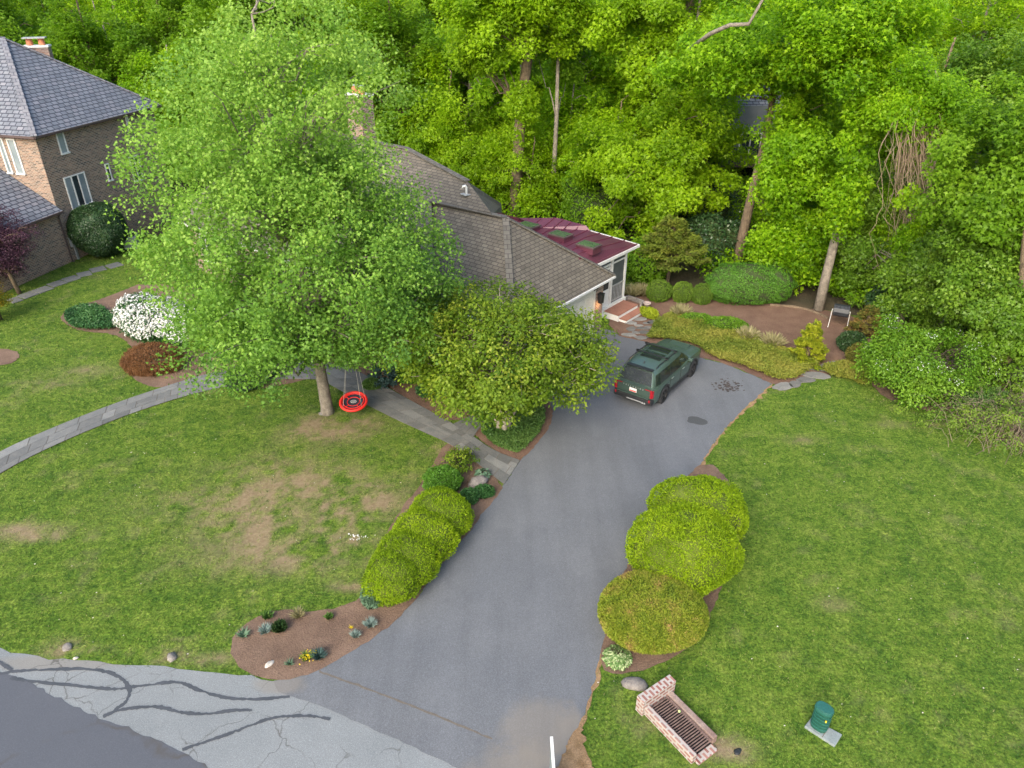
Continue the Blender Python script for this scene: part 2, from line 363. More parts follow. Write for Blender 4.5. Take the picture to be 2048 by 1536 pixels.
def sheet(name, poly, z, mat, thick=0.0):
    V = [(float(p[0]), float(p[1]), z) for p in poly]; tri = tessellate_polygon([[Vector(v) for v in V]])
    F = []
    for t in tri:
        a, b, c = [Vector(V[i]) for i in t]
        F.append(t if (b - a).cross(c - a).z > 0 else t[::-1])
    if thick:
        n = len(V); V2 = V + [(x, y, z - thick) for x, y, _ in V]
        F += [(i, (i + 1) % n, n + (i + 1) % n, n + i) for i in range(n)]; V = V2
    o = newmesh(name, V, F, mat); o['kind'] = 'structure'; return o
def inside(x, y, poly):
    p = np.array([q[:2] for q in poly]); c = np.zeros(x.shape, bool); j = len(p) - 1
    for i in range(len(p)):
        xi, yi, xj, yj = p[i][0], p[i][1], p[j][0], p[j][1]
        if yi != yj: c ^= ((yi > y) != (yj > y)) & (x < (xj - xi) * (y - yi) / (yj - yi) + xi)
        j = i
    return c
NOGRASS = []
def strip(pts, w, it=2):
    p = smoothpoly(pts, it, False); L, R = [], []
    for i in range(len(p)):
        d = p[min(i + 1, len(p) - 1)] - p[max(i - 1, 0)]; d = d / np.linalg.norm(d); n = np.array([-d[1], d[0]]); ww = .68 * w * (1 + .22 * math.sin(i * .45)) / 2
        if i in (0, len(p) - 1): ww *= .5
        L.append(p[i] + n * ww); R.append(p[i] - n * ww)
    return L + R[::-1]
G1 = P(1229.6, 550.4, 2.75); G0 = P(1026, 661, 2.75)               # garage eave corners
gd = (G1 - G0)[:2]; gd /= np.linalg.norm(gd); gn = np.array([gd[1], -gd[0]])   # along the doors; outward normal (to the drive)
GW1 = G1[:2] - gd * .35 - gn * .35; GW0 = G0[:2] + gd * .35 - gn * .35        # wall corners
DR_L = px((640, 1337), (720, 1292), (780, 1250), (830, 1200), (880, 1130), (935, 1065), (985, 1000), (1010, 967), (1040, 920), (1092, 858), (1100, 820))
DR_R = px((1545, 767), (1490, 815), (1440, 868), (1390, 945), (1330, 1040), (1262, 1120), (1228, 1190), (1213, 1255), (1197, 1330), (1180, 1392), (1162, 1440), (1130, 1500), (1112, 1560), (1100, 1640))
DR_T = px((1225, 662), (1300, 686), (1400, 716), (1450, 728))
ROADEDGE = px((-500, 1180), (-200, 1262), (0, 1297), (100, 1317), (200, 1325), (330, 1334), (430, 1344), (500, 1354), (545, 1362))
APR = px((548, 1362), (590, 1356), (640, 1337))
drive = smoothpoly(DR_L, 1, False) + [tuple(GW0 - gn * .3), tuple(GW1 - gn * .3)] + DR_T + smoothpoly(DR_R, 1, False)
apron_low = px((930, 1545), (880, 1520), (820, 1492), (760, 1465), (660, 1420), (600, 1398), (556, 1384))
roadpoly = ROADEDGE + px((700, 1345), (1050, 1520), (1100, 1640)) + [(1.5, 6.0), (2.5, -25), (-60, -25), (-60, 12)]
sheet('road', jag(roadpoly, .03, .3, 4), .004, M['road'])
sheet('dark_road_asphalt', jag(px((-500, 1150), (0, 1343), (60, 1365), (130, 1402), (210, 1440), (290, 1468), (370, 1505), (415, 1538), (600, 1800)) + [(-4, -24), (-60, -24), (-60, 8)], .03, .15, 5), .008, M['newroad'])
sheet('driveway', jag(px((640, 1341),) + list(drive) + apron_low[:0] + [tuple(P(1085, 1600)[:2]), tuple(P(995, 1484)[:2])], .022, .13, 6), .012, M['drive'])
sheet('driveway_edge_debris', jag(strip(DR_R, .28, 2), .05, .15, 61), .0085, M['straw'])
sheet('driveway_apron', jag(APR + px((640, 1334), (760, 1379), (880, 1426), (992, 1474), (1085, 1596)) + px((1010, 1580),) + apron_low, .012, .15, 7), .0135, M['drive'])
NOGRASS += [drive, roadpoly, APR + px((1100, 1600), (930, 1545), (556, 1384)), px((640, 1337), (1180, 1392), (1100, 1640), (556, 1384))]
sheet('asphalt_joint', jag([tuple(p) for p in px((638, 1341), (760, 1386), (880, 1433), (985, 1477), (985, 1481), (880, 1437), (760, 1390), (638, 1345.5))], .008, .12, 3), .0175, M['joint'])
zp = lambda *a: px(*[(x * .537, 1200 + y * .537) for x, y in a])
for k, (s_, wd) in enumerate([(zp((-60, 285), (0, 275), (60, 265), (180, 260), (300, 255), (400, 265), (450, 290), (485, 325), (480, 370), (440, 405), (385, 435)), .13),
        (zp((485, 325), (560, 318), (640, 305), (690, 312), (740, 338), (820, 362), (900, 372), (1000, 368), (1080, 360)), .12),
        (zp((40, 290), (130, 308), (250, 315), (350, 328), (430, 335), (485, 327)), .12),
        (zp((385, 437), (440, 410), (520, 400), (590, 397), (640, 412), (700, 425), (770, 427), (860, 412), (940, 412)), .12),
        (zp((680, 558), (780, 525), (860, 497), (950, 462), (1020, 438), (1100, 432), (1180, 435), (1230, 445)), .11),
        (zp((-60, 190), (0, 235), (45, 262)), .11)]):
    sheet('crack_sealant', jag(strip(s_, wd, 3), .009, .3, 20 + k), .0105 + k * .0015, M['seal'])
def blob2(c, rx, ry, rot=0, n=40, amp=.15, seed=0):
    r = np.random.default_rng(seed); ph = r.uniform(0, 6.28, 5); out = []
    for i in range(n):
        a = 2 * math.pi * i / n; k = 1 + amp * sum(math.sin((j + 2) * a + ph[j]) / (j + 1.5) for j in range(5))
        x, y = rx * k * math.cos(a), ry * k * math.sin(a); out.append((c[0] + x * math.cos(rot) - y * math.sin(rot), c[1] + x * math.sin(rot) + y * math.cos(rot)))
    return out
sheet('asphalt_patch', blob2(P(1394, 842), .36, .30, -.4, amp=.15, seed=2), .017, M['wet'])
for i in range(75):   # leaf litter blown together on the drive
    q = P(1460, 772)[:2] + RNG.normal(0, 1, 2) * (.34, .27); r_ = abs(RNG.normal(.045, .022)) + .015
    if i == 0: lit = MB()
    b2 = blob2(q, r_, r_ * .7, i, 7, .3, i); lit.face([(x, y, .018 + i * .0001) for x, y in b2])
tag(lit.build('leaf_litter', surf('damp_litter', (.03, .028, .03), (.07, .055, .05), 9, .9), None), kind='stuff')
sheet('straw_patch', jag(smoothpoly(px((1160, 1445), (1170, 1470), (1165, 1500), (1200, 1536), (1190, 1600), (1100, 1600), (1125, 1510)), 2), .05, .1, 9), .0235, M['straw'])
NOGRASS.append(px((1160, 1455), (1160, 1600), (1100, 1600), (1125, 1510)))
BEDS = {
 'front_mulch_bed': (px((545, 1364), (505, 1352), (470, 1328), (460, 1300), (470, 1270), (500, 1240), (560, 1219), (650, 1225), (715, 1200), (742, 1180), (745, 1120), (800, 1020), (850, 960), (880, 900), (905, 880), (1012, 968), (985, 1003), (935, 1068), (880, 1133), (830, 1203), (780, 1253), (720, 1295), (640, 1340), (590, 1358)), .02),
 'shrub_mulch_bed': (px((1385, 930), (1440, 930), (1490, 1040), (1470, 1130), (1430, 1200), (1405, 1280), (1330, 1325), (1270, 1345), (1235, 1352), (1196, 1338), (1212, 1255), (1226, 1190), (1260, 1120), (1328, 1040)), .0205),
 'azalea_mulch_bed': (px((128, 648), (120, 632), (145, 615), (200, 600), (300, 560), (420, 600), (520, 690), (640, 700), (700, 730), (600, 765), (480, 785), (420, 752), (350, 775), (300, 775), (268, 760), (262, 735), (270, 712), (262, 690), (230, 668), (165, 664)), .0205),
 'house_mulch_bed': (px((640, 725), (700, 735), (760, 765), (850, 818), (905, 850), (985, 812), (1040, 790), (1000, 700), (800, 660)), .021),
 'crape_mulch_bed': (px((940, 862), (990, 822), (1070, 790), (1110, 812), (1098, 862), (1044, 920), (1030, 924), (985, 900)), .0215),
 'back_mulch_bed': (px((1218, 668), (1215, 600), (1255, 585), (1400, 600), (1540, 605), (1640, 618), (1720, 636), (1770, 690), (1790, 740), (1700, 745), (1640, 752), (1560, 775), (1545, 768), (1450, 727), (1400, 716), (1300, 686)), .022),
 'left_mulch_bed': (px((-80, 705), (0, 697), (30, 702), (42, 712), (30, 725), (0, 732), (-80, 740)), .0205),
 'woods_mulch_edge': (px((1700, 640), (1800, 640), (2100, 700), (2400, 880), (2048, 905), (1960, 862), (1850, 820), (1770, 800), (1735, 760), (1740, 720)), .0225)}
for k, (p, z) in BEDS.items():
    pp = smoothpoly(p, 1); sheet(k, jag(pp, .02, .15, len(k)), z, M['mulch_red'] if 'crape' in k or 'back' in k or 'house' in k else M['mulch']); NOGRASS.append(pp)
woodsfloor = [(-60, 80), (-60, 48), (-27, 52), (-12, 49), (2, 44), (7.5, 39)] + px((1400, 598), (1640, 620), (1800, 645), (2048, 700)) + [(40, 26), (60, 80)]
sheet('forest_floor', jag(woodsfloor, .15, .6, 3), .024, M['floor']); NOGRASS.append(woodsfloor)

# flagstone walks: separate slabs in courses along a centre line
def walk(name, left, right, z=.03, seed=0, step=.75):
    r = np.random.default_rng(seed)
    A = np.array(smoothpoly([p[:2] for p in left], 2, False)); B = np.array(smoothpoly([p[:2] for p in right], 2, False))
    def res(Cv, n):
        d = np.r_[0, np.cumsum(np.linalg.norm(np.diff(Cv, axis=0), axis=1))]; t = np.linspace(0, d[-1], n)
        return np.stack([np.interp(t, d, Cv[:, 0]), np.interp(t, d, Cv[:, 1])], 1)
    n = 400; A = res(A, n); B = res(B, n); L = np.linalg.norm(np.diff((A + B) / 2, axis=0), axis=1).sum()
    mb = MB(); jo = [tuple(q) for q in A[::8]] + [tuple(A[-1])] + [tuple(B[-1])] + [tuple(q) for q in B[::-8]]
    at = lambda s, t: (lambda i, f: (A[i] * (1 - f) + A[i + 1] * f) * (1 - t) + (B[i] * (1 - f) + B[i + 1] * f) * t)(*(lambda q: (min(int(q), n - 2), q - min(int(q), n - 2)))(s / L * (n - 1)))
    g = .014; cuts = [0, r.uniform(.3, .42), r.uniform(.6, .75), 1]
    for c in range(3):
        s = r.uniform(-.4, 0); t0, t1 = cuts[c], cuts[c + 1]
        while s < L:
            l = r.uniform(.45, 1.15) * step / .75; a, b = max(s + g, 0), min(s + l - g, L)
            if b > a + .05:
                if r.random() < .22 and c < 2: t1b = cuts[c] + (cuts[c + 1] - cuts[c]) * .5; parts = [(t0, t1b), (t1b, t1)]
                else: parts = [(t0, t1)]
                for u0, u1 in parts:
                    w_ = np.linalg.norm(A[0] - B[0]); gg = g / w_; tn = float(np.clip(r.normal(.45, .28), 0, 1)); mid = (a + b) / 2
                    poly = [at(a, u0 + gg), at(mid, u0 + gg), at(b, u0 + gg), at(b, u1 - gg), at(mid, u1 - gg), at(a, u1 - gg)]
                    area = sum(poly[i][0] * poly[(i + 1) % 6][1] - poly[(i + 1) % 6][0] * poly[i][1] for i in range(6))
                    if area < 0: poly = poly[::-1]
                    mb.prism(poly, z - .015, z + r.uniform(0, .006), tn)
            s += l
    sheet(name + '_bedding', jag(jo, .01, .4, seed), z - .006, M['joint'])
    mb.build(name, M['paver'])['kind'] = 'structure'
    NOGRASS.append(jo)
walk('curved_flagstone_path', px((-260, 1075), (-120, 975), (0, 902), (120, 850), (250, 800), (330, 774), (400, 752), (470, 735), (560, 722), (640, 722)), px((-260, 1160), (-120, 1030), (0, 946), (110, 890), (250, 832), (340, 802), (400, 785), (480, 768), (560, 758), (650, 760)), .034, 1)
walk('front_flagstone_path', px((690, 728), (760, 768), (850, 818), (930, 862), (985, 902), (1040, 922)), px((575, 725), (650, 765), (750, 820), (830, 858), (900, 888), (945, 920), (1008, 970)), .040, 2)
walk('garage_flagstone_path', px((905, 850), (950, 828), (990, 808), (1030, 790)), px((945, 878), (965, 850), (1000, 826), (1040, 805)), .046, 3)
# ------------------------------------------------------------ houses
def win(parent, u0, u1, z0, z1, p0, d, n, nl=1, fr=.07, pane='glass', cat=True):
    """window on a vertical wall: p0 origin (x,y), d along, n outward; nl lights"""
    W = lambda s, z, o: (p0[0] + d[0] * s + n[0] * o, p0[1] + d[1] * s + n[1] * o, z)
    rz = math.atan2(d[1], d[0]); f = MB(); cm = lambda s0, s1, za, zb, o0, o1: (W((s0 + s1) / 2, (za + zb) / 2, (o0 + o1) / 2), (s1 - s0, abs(o1 - o0), zb - za))
    def bx(mb, s0, s1, za, zb, o0, o1):
        c, s = cm(s0, s1, za, zb, o0, o1); mb.box(c, s, rz)
    bx(f, u0 - fr, u0, z0, z1, -.02, .05); bx(f, u1, u1 + fr, z0, z1, -.02, .05)
    bx(f, u0 - fr, u1 + fr, z1, z1 + fr, -.02, .052)
    for i in range(1, nl):
        s = u0 + (u1 - u0) * i / nl; bx(f, s - fr * .5, s + fr * .5, z0, z1, -.02, .05)
    fo = f.build('window', M['white'], parent)
    sl = MB(); bx(sl, u0 - fr - .03, u1 + fr + .03, z0 - .08, z0, -.02, .10); sl.build('sill', M['white'], fo)
    for i in range(nl):
        a = u0 + (u1 - u0) * i / nl + (fr * .5 if i else 0); b = u0 + (u1 - u0) * (i + 1) / nl - (fr * .5 if i < nl - 1 else 0)
        g = MB(); bx(g, a, b, z0, z1, -.018, .012)
        g.build('pane', M[pane if isinstance(pane, str) else pane[i]], fo)
    return fo
def wallpx(u, v, p0, d):
    n3 = np.array([d[1], -d[0], 0]); q = PPl(u, v, [p0[0], p0[1], 0], n3); return float(np.dot(q[:2] - np.array(p0), d)), float(q[2])
def roofsolid(name, faces, mat, parent, drop=.16, cap=None, capmat=None):
    """roof planes given as 3-D polygons; a fascia-thick slab below each"""
    mb = MB()
    for f in faces:
        f = [np.array(p, float) for p in f]; n = np.cross(f[1] - f[0], f[2] - f[0])
        if n[2] < 0: f = f[::-1]
        k = len(mb.V); m = len(f); mb.V += [tuple(p) for p in f] + [tuple(p - np.array([0, 0, drop])) for p in f]
        mb.F.append(tuple(range(k, k + m))); mb.T.append(.5); mb.F.append(tuple(range(k + m, k + 2 * m))[::-1]); mb.T.append(.5)
        for i in range(m): j = (i + 1) % m; mb.F.append((k + i, k + m + i, k + m + j, k + j)); mb.T.append(.5)
    o = mb.build(name, mat, parent)
    if cap:
        cb = MB()
        for a, b in cap: a = np.array(a, float) + (0, 0, .03); b = np.array(b, float) + (0, 0, .03); cb.beam(a, b, .30, .05)
        cb.build('ridge_cap', capmat, o)
    return o
# --- brick neighbour house on the left
HL = empty('brick_house', (-26, 45, 0), 'dark brick house with slate grey hipped roof and white framed windows', 'house')
def kids(root):  # re-parent without moving: roots stay unrotated, shift child meshes
    for ch in root.children:
        ch.location = tuple(a - b for a, b in zip(ch.location, root.location))
C = np.array(P(147, 522)[:2]); da = np.array([math.cos(math.radians(75.2)), math.sin(math.radians(75.2))]); db = np.array([-da[1], da[0]]); dn = np.array([da[1], -da[0]])
EZ = PY(67, 270, C[1])[2]; EZ = float(EZ)
La, Lb = 9.6, 11.0
def L3(s, t, z, o=0): q = C + da * s + db * t + dn * o; return (q[0], q[1], z)
mb = MB(); mb.prism([C, C + da * La, C + da * La + db * Lb, C + db * Lb], -.3, EZ - .05); mb.build('wall', M['brick_warm'], HL)
wl = 7.0; wz = float(PY(119, 423, C[1] - .3)[2])
mb = MB(); mb.prism([C - da * wl, C - da * .02, C - da * .02 + db * 7.0, C - da * wl + db * 7.0], -.3, wz - .06); mb.build('wall', M['brick_warm'], HL)
ov = .38
e0, e1, e2, e3 = L3(-ov, -ov, EZ), L3(La + ov, -ov, EZ), L3(La + ov, Lb + ov, EZ), L3(-ov, Lb + ov, EZ)
best = min(np.arange(EZ + 1, EZ + 6, .05), key=lambda z: abs(np.linalg.norm((P(5, 76, z) - np.array(e0))[:2]) - np.linalg.norm((P(5, 76, z) - np.array(e1))[:2])))
AP = P(5, 76, best); h0 = np.dot(AP[:2] - C, da); AP2 = L3(h0, Lb - 3.2, best)
AP = np.array(AP)
r_ = roofsolid('roof', [[e0, e1, AP], [e0, AP, AP2, e3], [e1, e2, AP2, AP], [e3, AP2, e2]], M['slate'], HL, .14, [(e0, AP), (AP, e1), (AP, AP2)], M['slate_cap'])
g = MB()
for a, b in ((e0, e1), (e3, e0)): g.beam(np.array(a) + (0, 0, -.06), np.array(b) + (0, 0, -.06), .11, .12)
g.build('gutter', M['dkgutter'], HL)
# wing roof: eave along the wing wall, rising to the left face
slope = .62
w0, w1 = L3(-wl - .3, -ov, wz), L3(-.03, -ov, wz); rr = 4.2
w2, w3 = L3(-.03, rr, wz + slope * (rr + ov)), L3(-wl + 2.5, rr, wz + slope * (rr + ov))
roofsolid('roof', [[w0, w1, w2, w3], [w0, w3, L3(-wl - .3, 8.5, wz)], [w3, w2, L3(-.03, 8.6, wz), L3(-wl - .3, 8.5, wz)]], M['slate'], HL, .14)
g = MB(); g.beam(np.array(w0) + (0, 0, -.06), np.array(w1) + (0, 0, -.06), .11, .12); g.build('gutter', M['dkgutter'], HL)
g = MB(); g.tube([L3(-.12, -.3, wz - .1), L3(-.12, -.06, wz - .35), L3(-.12, -.06, .05), L3(-.12, -.2, 0.02)], .045, 6); g.build('downspout', M['dkgutter'], HL)
for (u0_, v0_, u1_, v1_, nl, pane) in ((109, 262, 138, 309, 1, 'curtain'), (124, 349, 186, 409, 3, ['curtain', 'glass', 'curtain']), (208, 328, 226, 364, 1, 'glass'), (256, 312, 288, 362, 2, 'glass'), (247, 224, 262, 266, 1, 'curtain')):
    s0, zt = wallpx(u0_ + 2, v0_ + 2, C, da); s1, zb = wallpx(u1_ - 2, v1_ - 2, C, da)
    zt2 = wallpx(u1_ - 8, v0_, C, da)[1]; zb2 = wallpx(u0_ + 10, v1_, C, da)[1]
    win(HL, s0, s1, min(zb, zb2) + .1, (zt + zt2) / 2, C, da, dn, nl, .07, pane)
for (u0_, u1_) in ((-4, 20), (14, 44)):
    s0 = wallpx(u0_ + 8, 300, C, db)[0]; s1 = wallpx(u1_ - 10, 300, C, db)[0]; s0, s1 = min(s0, s1), max(s0, s1)
    win(HL, s0, s1, EZ - 2.15, EZ - .35, C, db, -da, 1, .08, 'curtain')
E_ = [np.array(AP) * (1 - t) + np.array(e1) * t for t in np.linspace(0, 1, 200)]; ed = min(E_, key=lambda q: abs(Qx(q)[0] - 84)); cq = ed + np.array([-.3, 1.1, 0]); ctop = PY(70, 92, cq[1])[2]; cq = PY(74, 95, cq[1])
EZc = EZ; EZ = ctop - 2.68
mb = MB(); mb.box((cq[0], cq[1], EZ + 1.35), (1.35, .8, 2.6), .3)
ch = mb.build('chimney', M['brick'], r_)
mb = MB(); mb.box((cq[0], cq[1], EZ + 2.68), (1.45, .9, .1), .3); mb.build('chimney_cap', M['white'], r_)
for dx in (-.33, .33): mb = MB(); mb.lathe([(.19, 0), (.17, .35)], (cq[0] + dx * .95, cq[1] + dx * .3, EZ + 2.74), 10); mb.build('chimney_pot', M['clay'], r_)
mb = MB(); mb.box((cq[0], cq[1], EZ + 3.14), (1.25, .62, .06), .3); mb.build('rain_cap', M['steel'], r_)
EZ = EZc
mb = MB(); s, z = wallpx(143, 480, C, da); mb.box(L3(s, 0, 1.15, .10), (.42, .18, .62), math.atan2(da[1], da[0])); mb.box(L3(s, 0, .42, .07), (.09, .09, .84), math.atan2(da[1], da[0]))
mb.box(L3(s + .12, 0, .42, .05), (.03, .03, .84), math.atan2(da[1], da[0])); mb.box(L3(s + .07, 0, 1.22, .22), (.14, .07, .14), math.atan2(da[1], da[0]))
mb.build('electric_meter', M['steel'], HL)
kids(HL)
# --- main shingled house with garage wing
HM = empty('shingled_house', (G1[0] - 4, G1[1], 0), 'brick house with brown shingle roof and garage wing beside the driveway', 'house')
t3 = lambda q, z: np.array([q[0], q[1], z])
RZ = 5.7; R2 = P(1012, 435, RZ); V2 = P(863, 403, RZ)
ez = 2.75; back = -gn                       # pointing into the house
mid = (G0[:2] + G1[:2]) / 2; R2xy = mid + back * np.dot(R2[:2] - mid, back); R2 = t3(R2xy * .5 + R2[:2] * .5, RZ)
rdir = back
GA = t3(G0[:2] + back * 11, ez); GB = t3(G1[:2] + back * 11, ez); RB = t3(R2[:2] + rdir * 10, RZ)
# main block: ridge through A, parallel to the garage ridge
rd = back; fn = -gd; sl = .62     # fn: down the front slope (towards the lawn)
A = min((P(812, 297, z) for z in np.arange(5.9, 11, .02)), key=lambda a: abs(a[2] - sl * np.dot(V2[:2] - a[:2], fn) - V2[2]))
print('ridge height', A)
n_front = np.array([fn[0] * sl, fn[1] * sl, 1.0])
Bp = PPl(935, 363, A, n_front); Dp = PPl(982, 425, A, n_front)
run = (A[2] - 2.9) / sl
ridgeL = A + np.array([rd[0], rd[1], 0]) * 11.5
eR = t3(A[:2] + fn * run - rd * 4.5, 2.9); eL = t3(ridgeL[:2] + fn * run + rd * 0, 2.9); eL2 = t3(ridgeL[:2] - fn * run, 2.9)
Bb = t3(Bp[:2] - fn * (Bp[2] - 2.9) / sl * 0 + np.array([.4, 2.0]), 2.9); bR = t3(A[:2] - fn * run - rd * .5, 2.9)
Dz = t3(Dp[:2], 2.9)
kf = t3(A[:2] + fn * run + rd * 0 - rd * (np.dot(Dp[:2] - A[:2], -rd)), 2.9)
vb_ = PPl(869, 600, A, n_front); kv = t3(vb_[:2] + fn * max(0, (vb_[2] - 2.9) / sl), 2.9)
roofsolid('roof', [[ridgeL, A, Bp, Dp, PPl(863, 403, A, n_front), PPl(869, 600, A, n_front), kv, eL], [A, Bp, bR], [Bp, Dp, t3(Dp[:2] + np.array([.6, 2.2]), 2.9), bR], [ridgeL, eL, eL2], [ridgeL, A, bR, eL2]], M['shingle'], HM, .14, [(ridgeL, A), (A, Bp)], M['shingle_cap'])
rg = roofsolid('roof', [[G1, G0, R2], [G0, GA, RB, R2], [G1, R2, RB, GB]], M['shingle'], HM, .14, [(V2, R2), (R2, G0), (R2, G1)], M['shingle_cap'])
wt = 2.62
garp = [GW0, GW0 + back * 10.5, GW1 + back * 10.5, GW1]
DW, DH = 2.75, 2.2; LW = float(np.linalg.norm(GW1 - GW0)); rzg = math.atan2(gd[1], gd[0])
GP = lambda s, o, z: (GW0[0] + gd[0] * s + gn[0] * o, GW0[1] + gd[1] * s + gn[1] * o, z)
mb = MB(); mb.prism(garp, -.2, wt); mb.build('wall', M['brick_warm'], HM)
for s0 in (.45, LW - .95 - DW):
    mb = MB(); mb.box(GP(s0 + DW / 2, .015, DH / 2), (DW, .05, DH), rzg)
    for r_i in range(4):
        for c_i in range(4): mb.box(GP(s0 + DW * (c_i + .5) / 4, .045, DH * (r_i + .5) / 4), (DW / 4 - .12, .02, DH / 4 - .12), rzg)
    gdn = mb.build('garage_door', M['cream'], HM)
    mb = MB(); mb.box(GP(s0 - .09, .03, DH / 2), (.18, .09, DH), rzg); mb.box(GP(s0 + DW + .09, .03, DH / 2), (.18, .09, DH), rzg); mb.box(GP(s0 + DW / 2, .03, DH + .1), (DW + .36, .092, .2), rzg); mb.build('door_frame', M['cream'], HM)
mb = MB(); a = np.array(G0) + (0, 0, -.07); b = np.array(G1) + (0, 0, -.07); mb.beam(a + t3(gn * .03, 0), b + t3(gn * .03, 0), .09, .09); mb.beam(np.array(G0) + (0, 0, -.07) - t3(gd * .05, 0), np.array(GA) + (0, 0, -.07) - t3(gd * .05, 0), .12, .13)
mb.build('gutter', M['gutter'], HM)
mb = MB(); s = LW - .42
mb.box(GP(s, .16, 1.78), (.20, .18, .42), rzg, taper=1.25); mb.box(GP(s, .16, 2.02), (.26, .24, .05), rzg); mb.box(GP(s, .05, 1.8), (.08, .12, .14), rzg); mb.build('wall_lantern', M['black'], HM)
lp = bpy.data.lights.new('lantern_glow', 'POINT'); lp.energy = 3.5; lp.color = (1.0, .55, .25); lp.shadow_soft_size = .05; lo = bpy.data.objects.new('lantern_glow', lp); COL.objects.link(lo); lo.location = GP(s, .22, 1.42)
for s in (.9, 1.12):
    mb = MB(); mb.lathe([(.02, 0), (.06, .05), (.06, .14)], GP(LW - s, .22, 2.42), 8); mb.build('floodlight', M['black'], HM)
# main walls under the big roof
mw0 = kf[:2] - fn * .35; mw1 = eL[:2] - fn * .35 - rd * .35; mw2 = eL2[:2] + fn * .35 - rd * .35; mw3 = bR[:2] + fn * .35 + rd * .3
mb = MB(); mb.prism([mw0, mw1, mw2, mw3], -.2, 2.85)
mb.face([t3(mw1, 2.84), t3(mw2, 2.84), t3((ridgeL - t3(rd * .36, 0))[:2], A[2] - .25)]); mb.build('wall', M['brick_warm'], HM)
dmw = (mw0 - mw1) / np.linalg.norm(mw0 - mw1); Lm = np.linalg.norm(mw0 - mw1)
for s in (1.2, 3.6, 8.2, 10.4): win(HM, s, s + 1.0, .9, 2.3, mw1, dmw, fn, 2, .07, 'glass')
mb = MB(); q = mw1 + dmw * 6.3 + fn * .02; mb.box((q[0], q[1], 1.1), (1.0, .08, 2.15), math.atan2(dmw[1], dmw[0])); mb.build('front_door', M['dkgutter'], HM)
mb = MB(); mb.beam(kf + (0, 0, -.07), eL + (0, 0, -.07), .12, .13); mb.build('gutter', M['gutter'], HM)
dside = (mw2 - mw1) / np.linalg.norm(mw2 - mw1)
for s in (1.6, 5.2, 8.8): win(HM, s, s + .8, 1.0, 2.3, mw1, dside, rd, 1, .09, 'glass')
cz = 7.6; cc = PY(722, 240, A[1] + 3.2)
mb = MB(); mb.box((cc[0], cc[1], cc[2] - 1.5), (1.25, .85, 5.5), math.radians(-42)); ch = mb.build('chimney', M['brick_warm'], HM)
top = cc[2] + 1.25
mb = MB(); mb.box((cc[0], cc[1], top + .04), (1.36, .95, .09), math.radians(-42)); mb.build('chimney_cap', M['white'], ch)
for dx in (-.28, .28):
    mb = MB(); mb.lathe([(.18, 0), (.16, .34)], (cc[0] + dx * .75, cc[1] - dx * .66, top + .09), 10); mb.build('chimney_pot', M['clay'], ch)
    mb = MB(); mb.lathe([(.2, 0), (.2, .04)], (cc[0] + dx * .75, cc[1] - dx * .66, top + .46), 10); mb.build('rain_cap', M['steel'], ch)
vp = PPl(933, 389, A, n_front)
mb = MB(); mb.box((vp[0], vp[1], vp[2] + .02), (.42, .42, .03), .7); mb.build('flashing', M['steel'], HM)
mb = MB(); mb.tube([(vp[0], vp[1], vp[2] - .05), (vp[0], vp[1], vp[2] + .32), (vp[0] - .04, vp[1] - .02, vp[2] + .40), (vp[0] - .14, vp[1] - .08, vp[2] + .40), (vp[0] - .17, vp[1] - .1, vp[2] + .30)], .055, 8); mb.build('vent_pipe', M['white'], HM, smooth=True)
kids(HM)
# --- screened porch with purple metal roof
HP = empty('screened_porch', (6, 34, 0), 'white framed screened porch under a purple standing seam metal roof', 'porch')
pz = 3.25; E1 = P(1191.5, 530, pz); E2 = P(1278, 489, pz)
pd = (E2 - E1)[:2]; Lp = np.linalg.norm(pd); pd /= Lp; pn = np.array([pd[1], -pd[0]]); pb = -pn
ez0 = t3(E1[:2] - pd * 1.3, pz)                       # eave starts behind the garage roof
hipH = .62; H2 = t3(E2[:2] + pb * 2.3 - pd * 1.5, pz + hipH); H1 = t3(ez0[:2] + pb * 2.3 - pd * 0, pz + hipH)
tz = pz + 1.15; T2 = t3(H2[:2] + pb * 8.0, pz + hipH + .35); T1 = t3(H1[:2] + pb * 8.0, pz + hipH + .2)
K = P(1180, 461, pz + hipH + .1); K2 = P(1172, 451, pz + hipH + .3); K3 = P(1115, 435.5, pz + hipH + .4); K4 = P(1038, 436, pz + hipH + .4); K5 = P(979, 421, pz + hipH + .4)
HH = P(1158, 508, pz + .6)
N1 = t3(K5[:2] + np.array([-1.2, -1.2]), pz + hipH - .1)
flatpts = [HH, K, K2, K3, K4, K5, N1]
# fit the main plane: exact planarity not needed, fan from a common point
cen = t3(np.mean([p[:2] for p in flatpts], axis=0), pz + hipH + .12)
faces = [[HH, E2, K], [E1, E2, HH], [ez0, E1, HH], [ez0, HH, N1]] + [[cen, flatpts[i], flatpts[(i + 1) % 7]] for i in range(6)] + [[cen, N1, HH]]
pr = roofsolid('roof', faces, M['metal_roof'], HP, .10)
mb = MB()
def onroof(x, y):
    for f in faces:
        f = [np.array(p) for p in f]
        a, b, c = f[0], f[1], f[2]; d = (b[0] - a[0]) * (c[1] - a[1]) - (b[1] - a[1]) * (c[0] - a[0])
        if abs(d) < 1e-9: continue
        u = ((x - a[0]) * (c[1] - a[1]) - (y - a[1]) * (c[0] - a[0])) / d; v = ((b[0] - a[0]) * (y - a[1]) - (b[1] - a[1]) * (x - a[0])) / d
        if u >= 0 and v >= 0 and u + v <= 1: return a[2] + u * (b[2] - a[2]) + v * (c[2] - a[2])
    return None
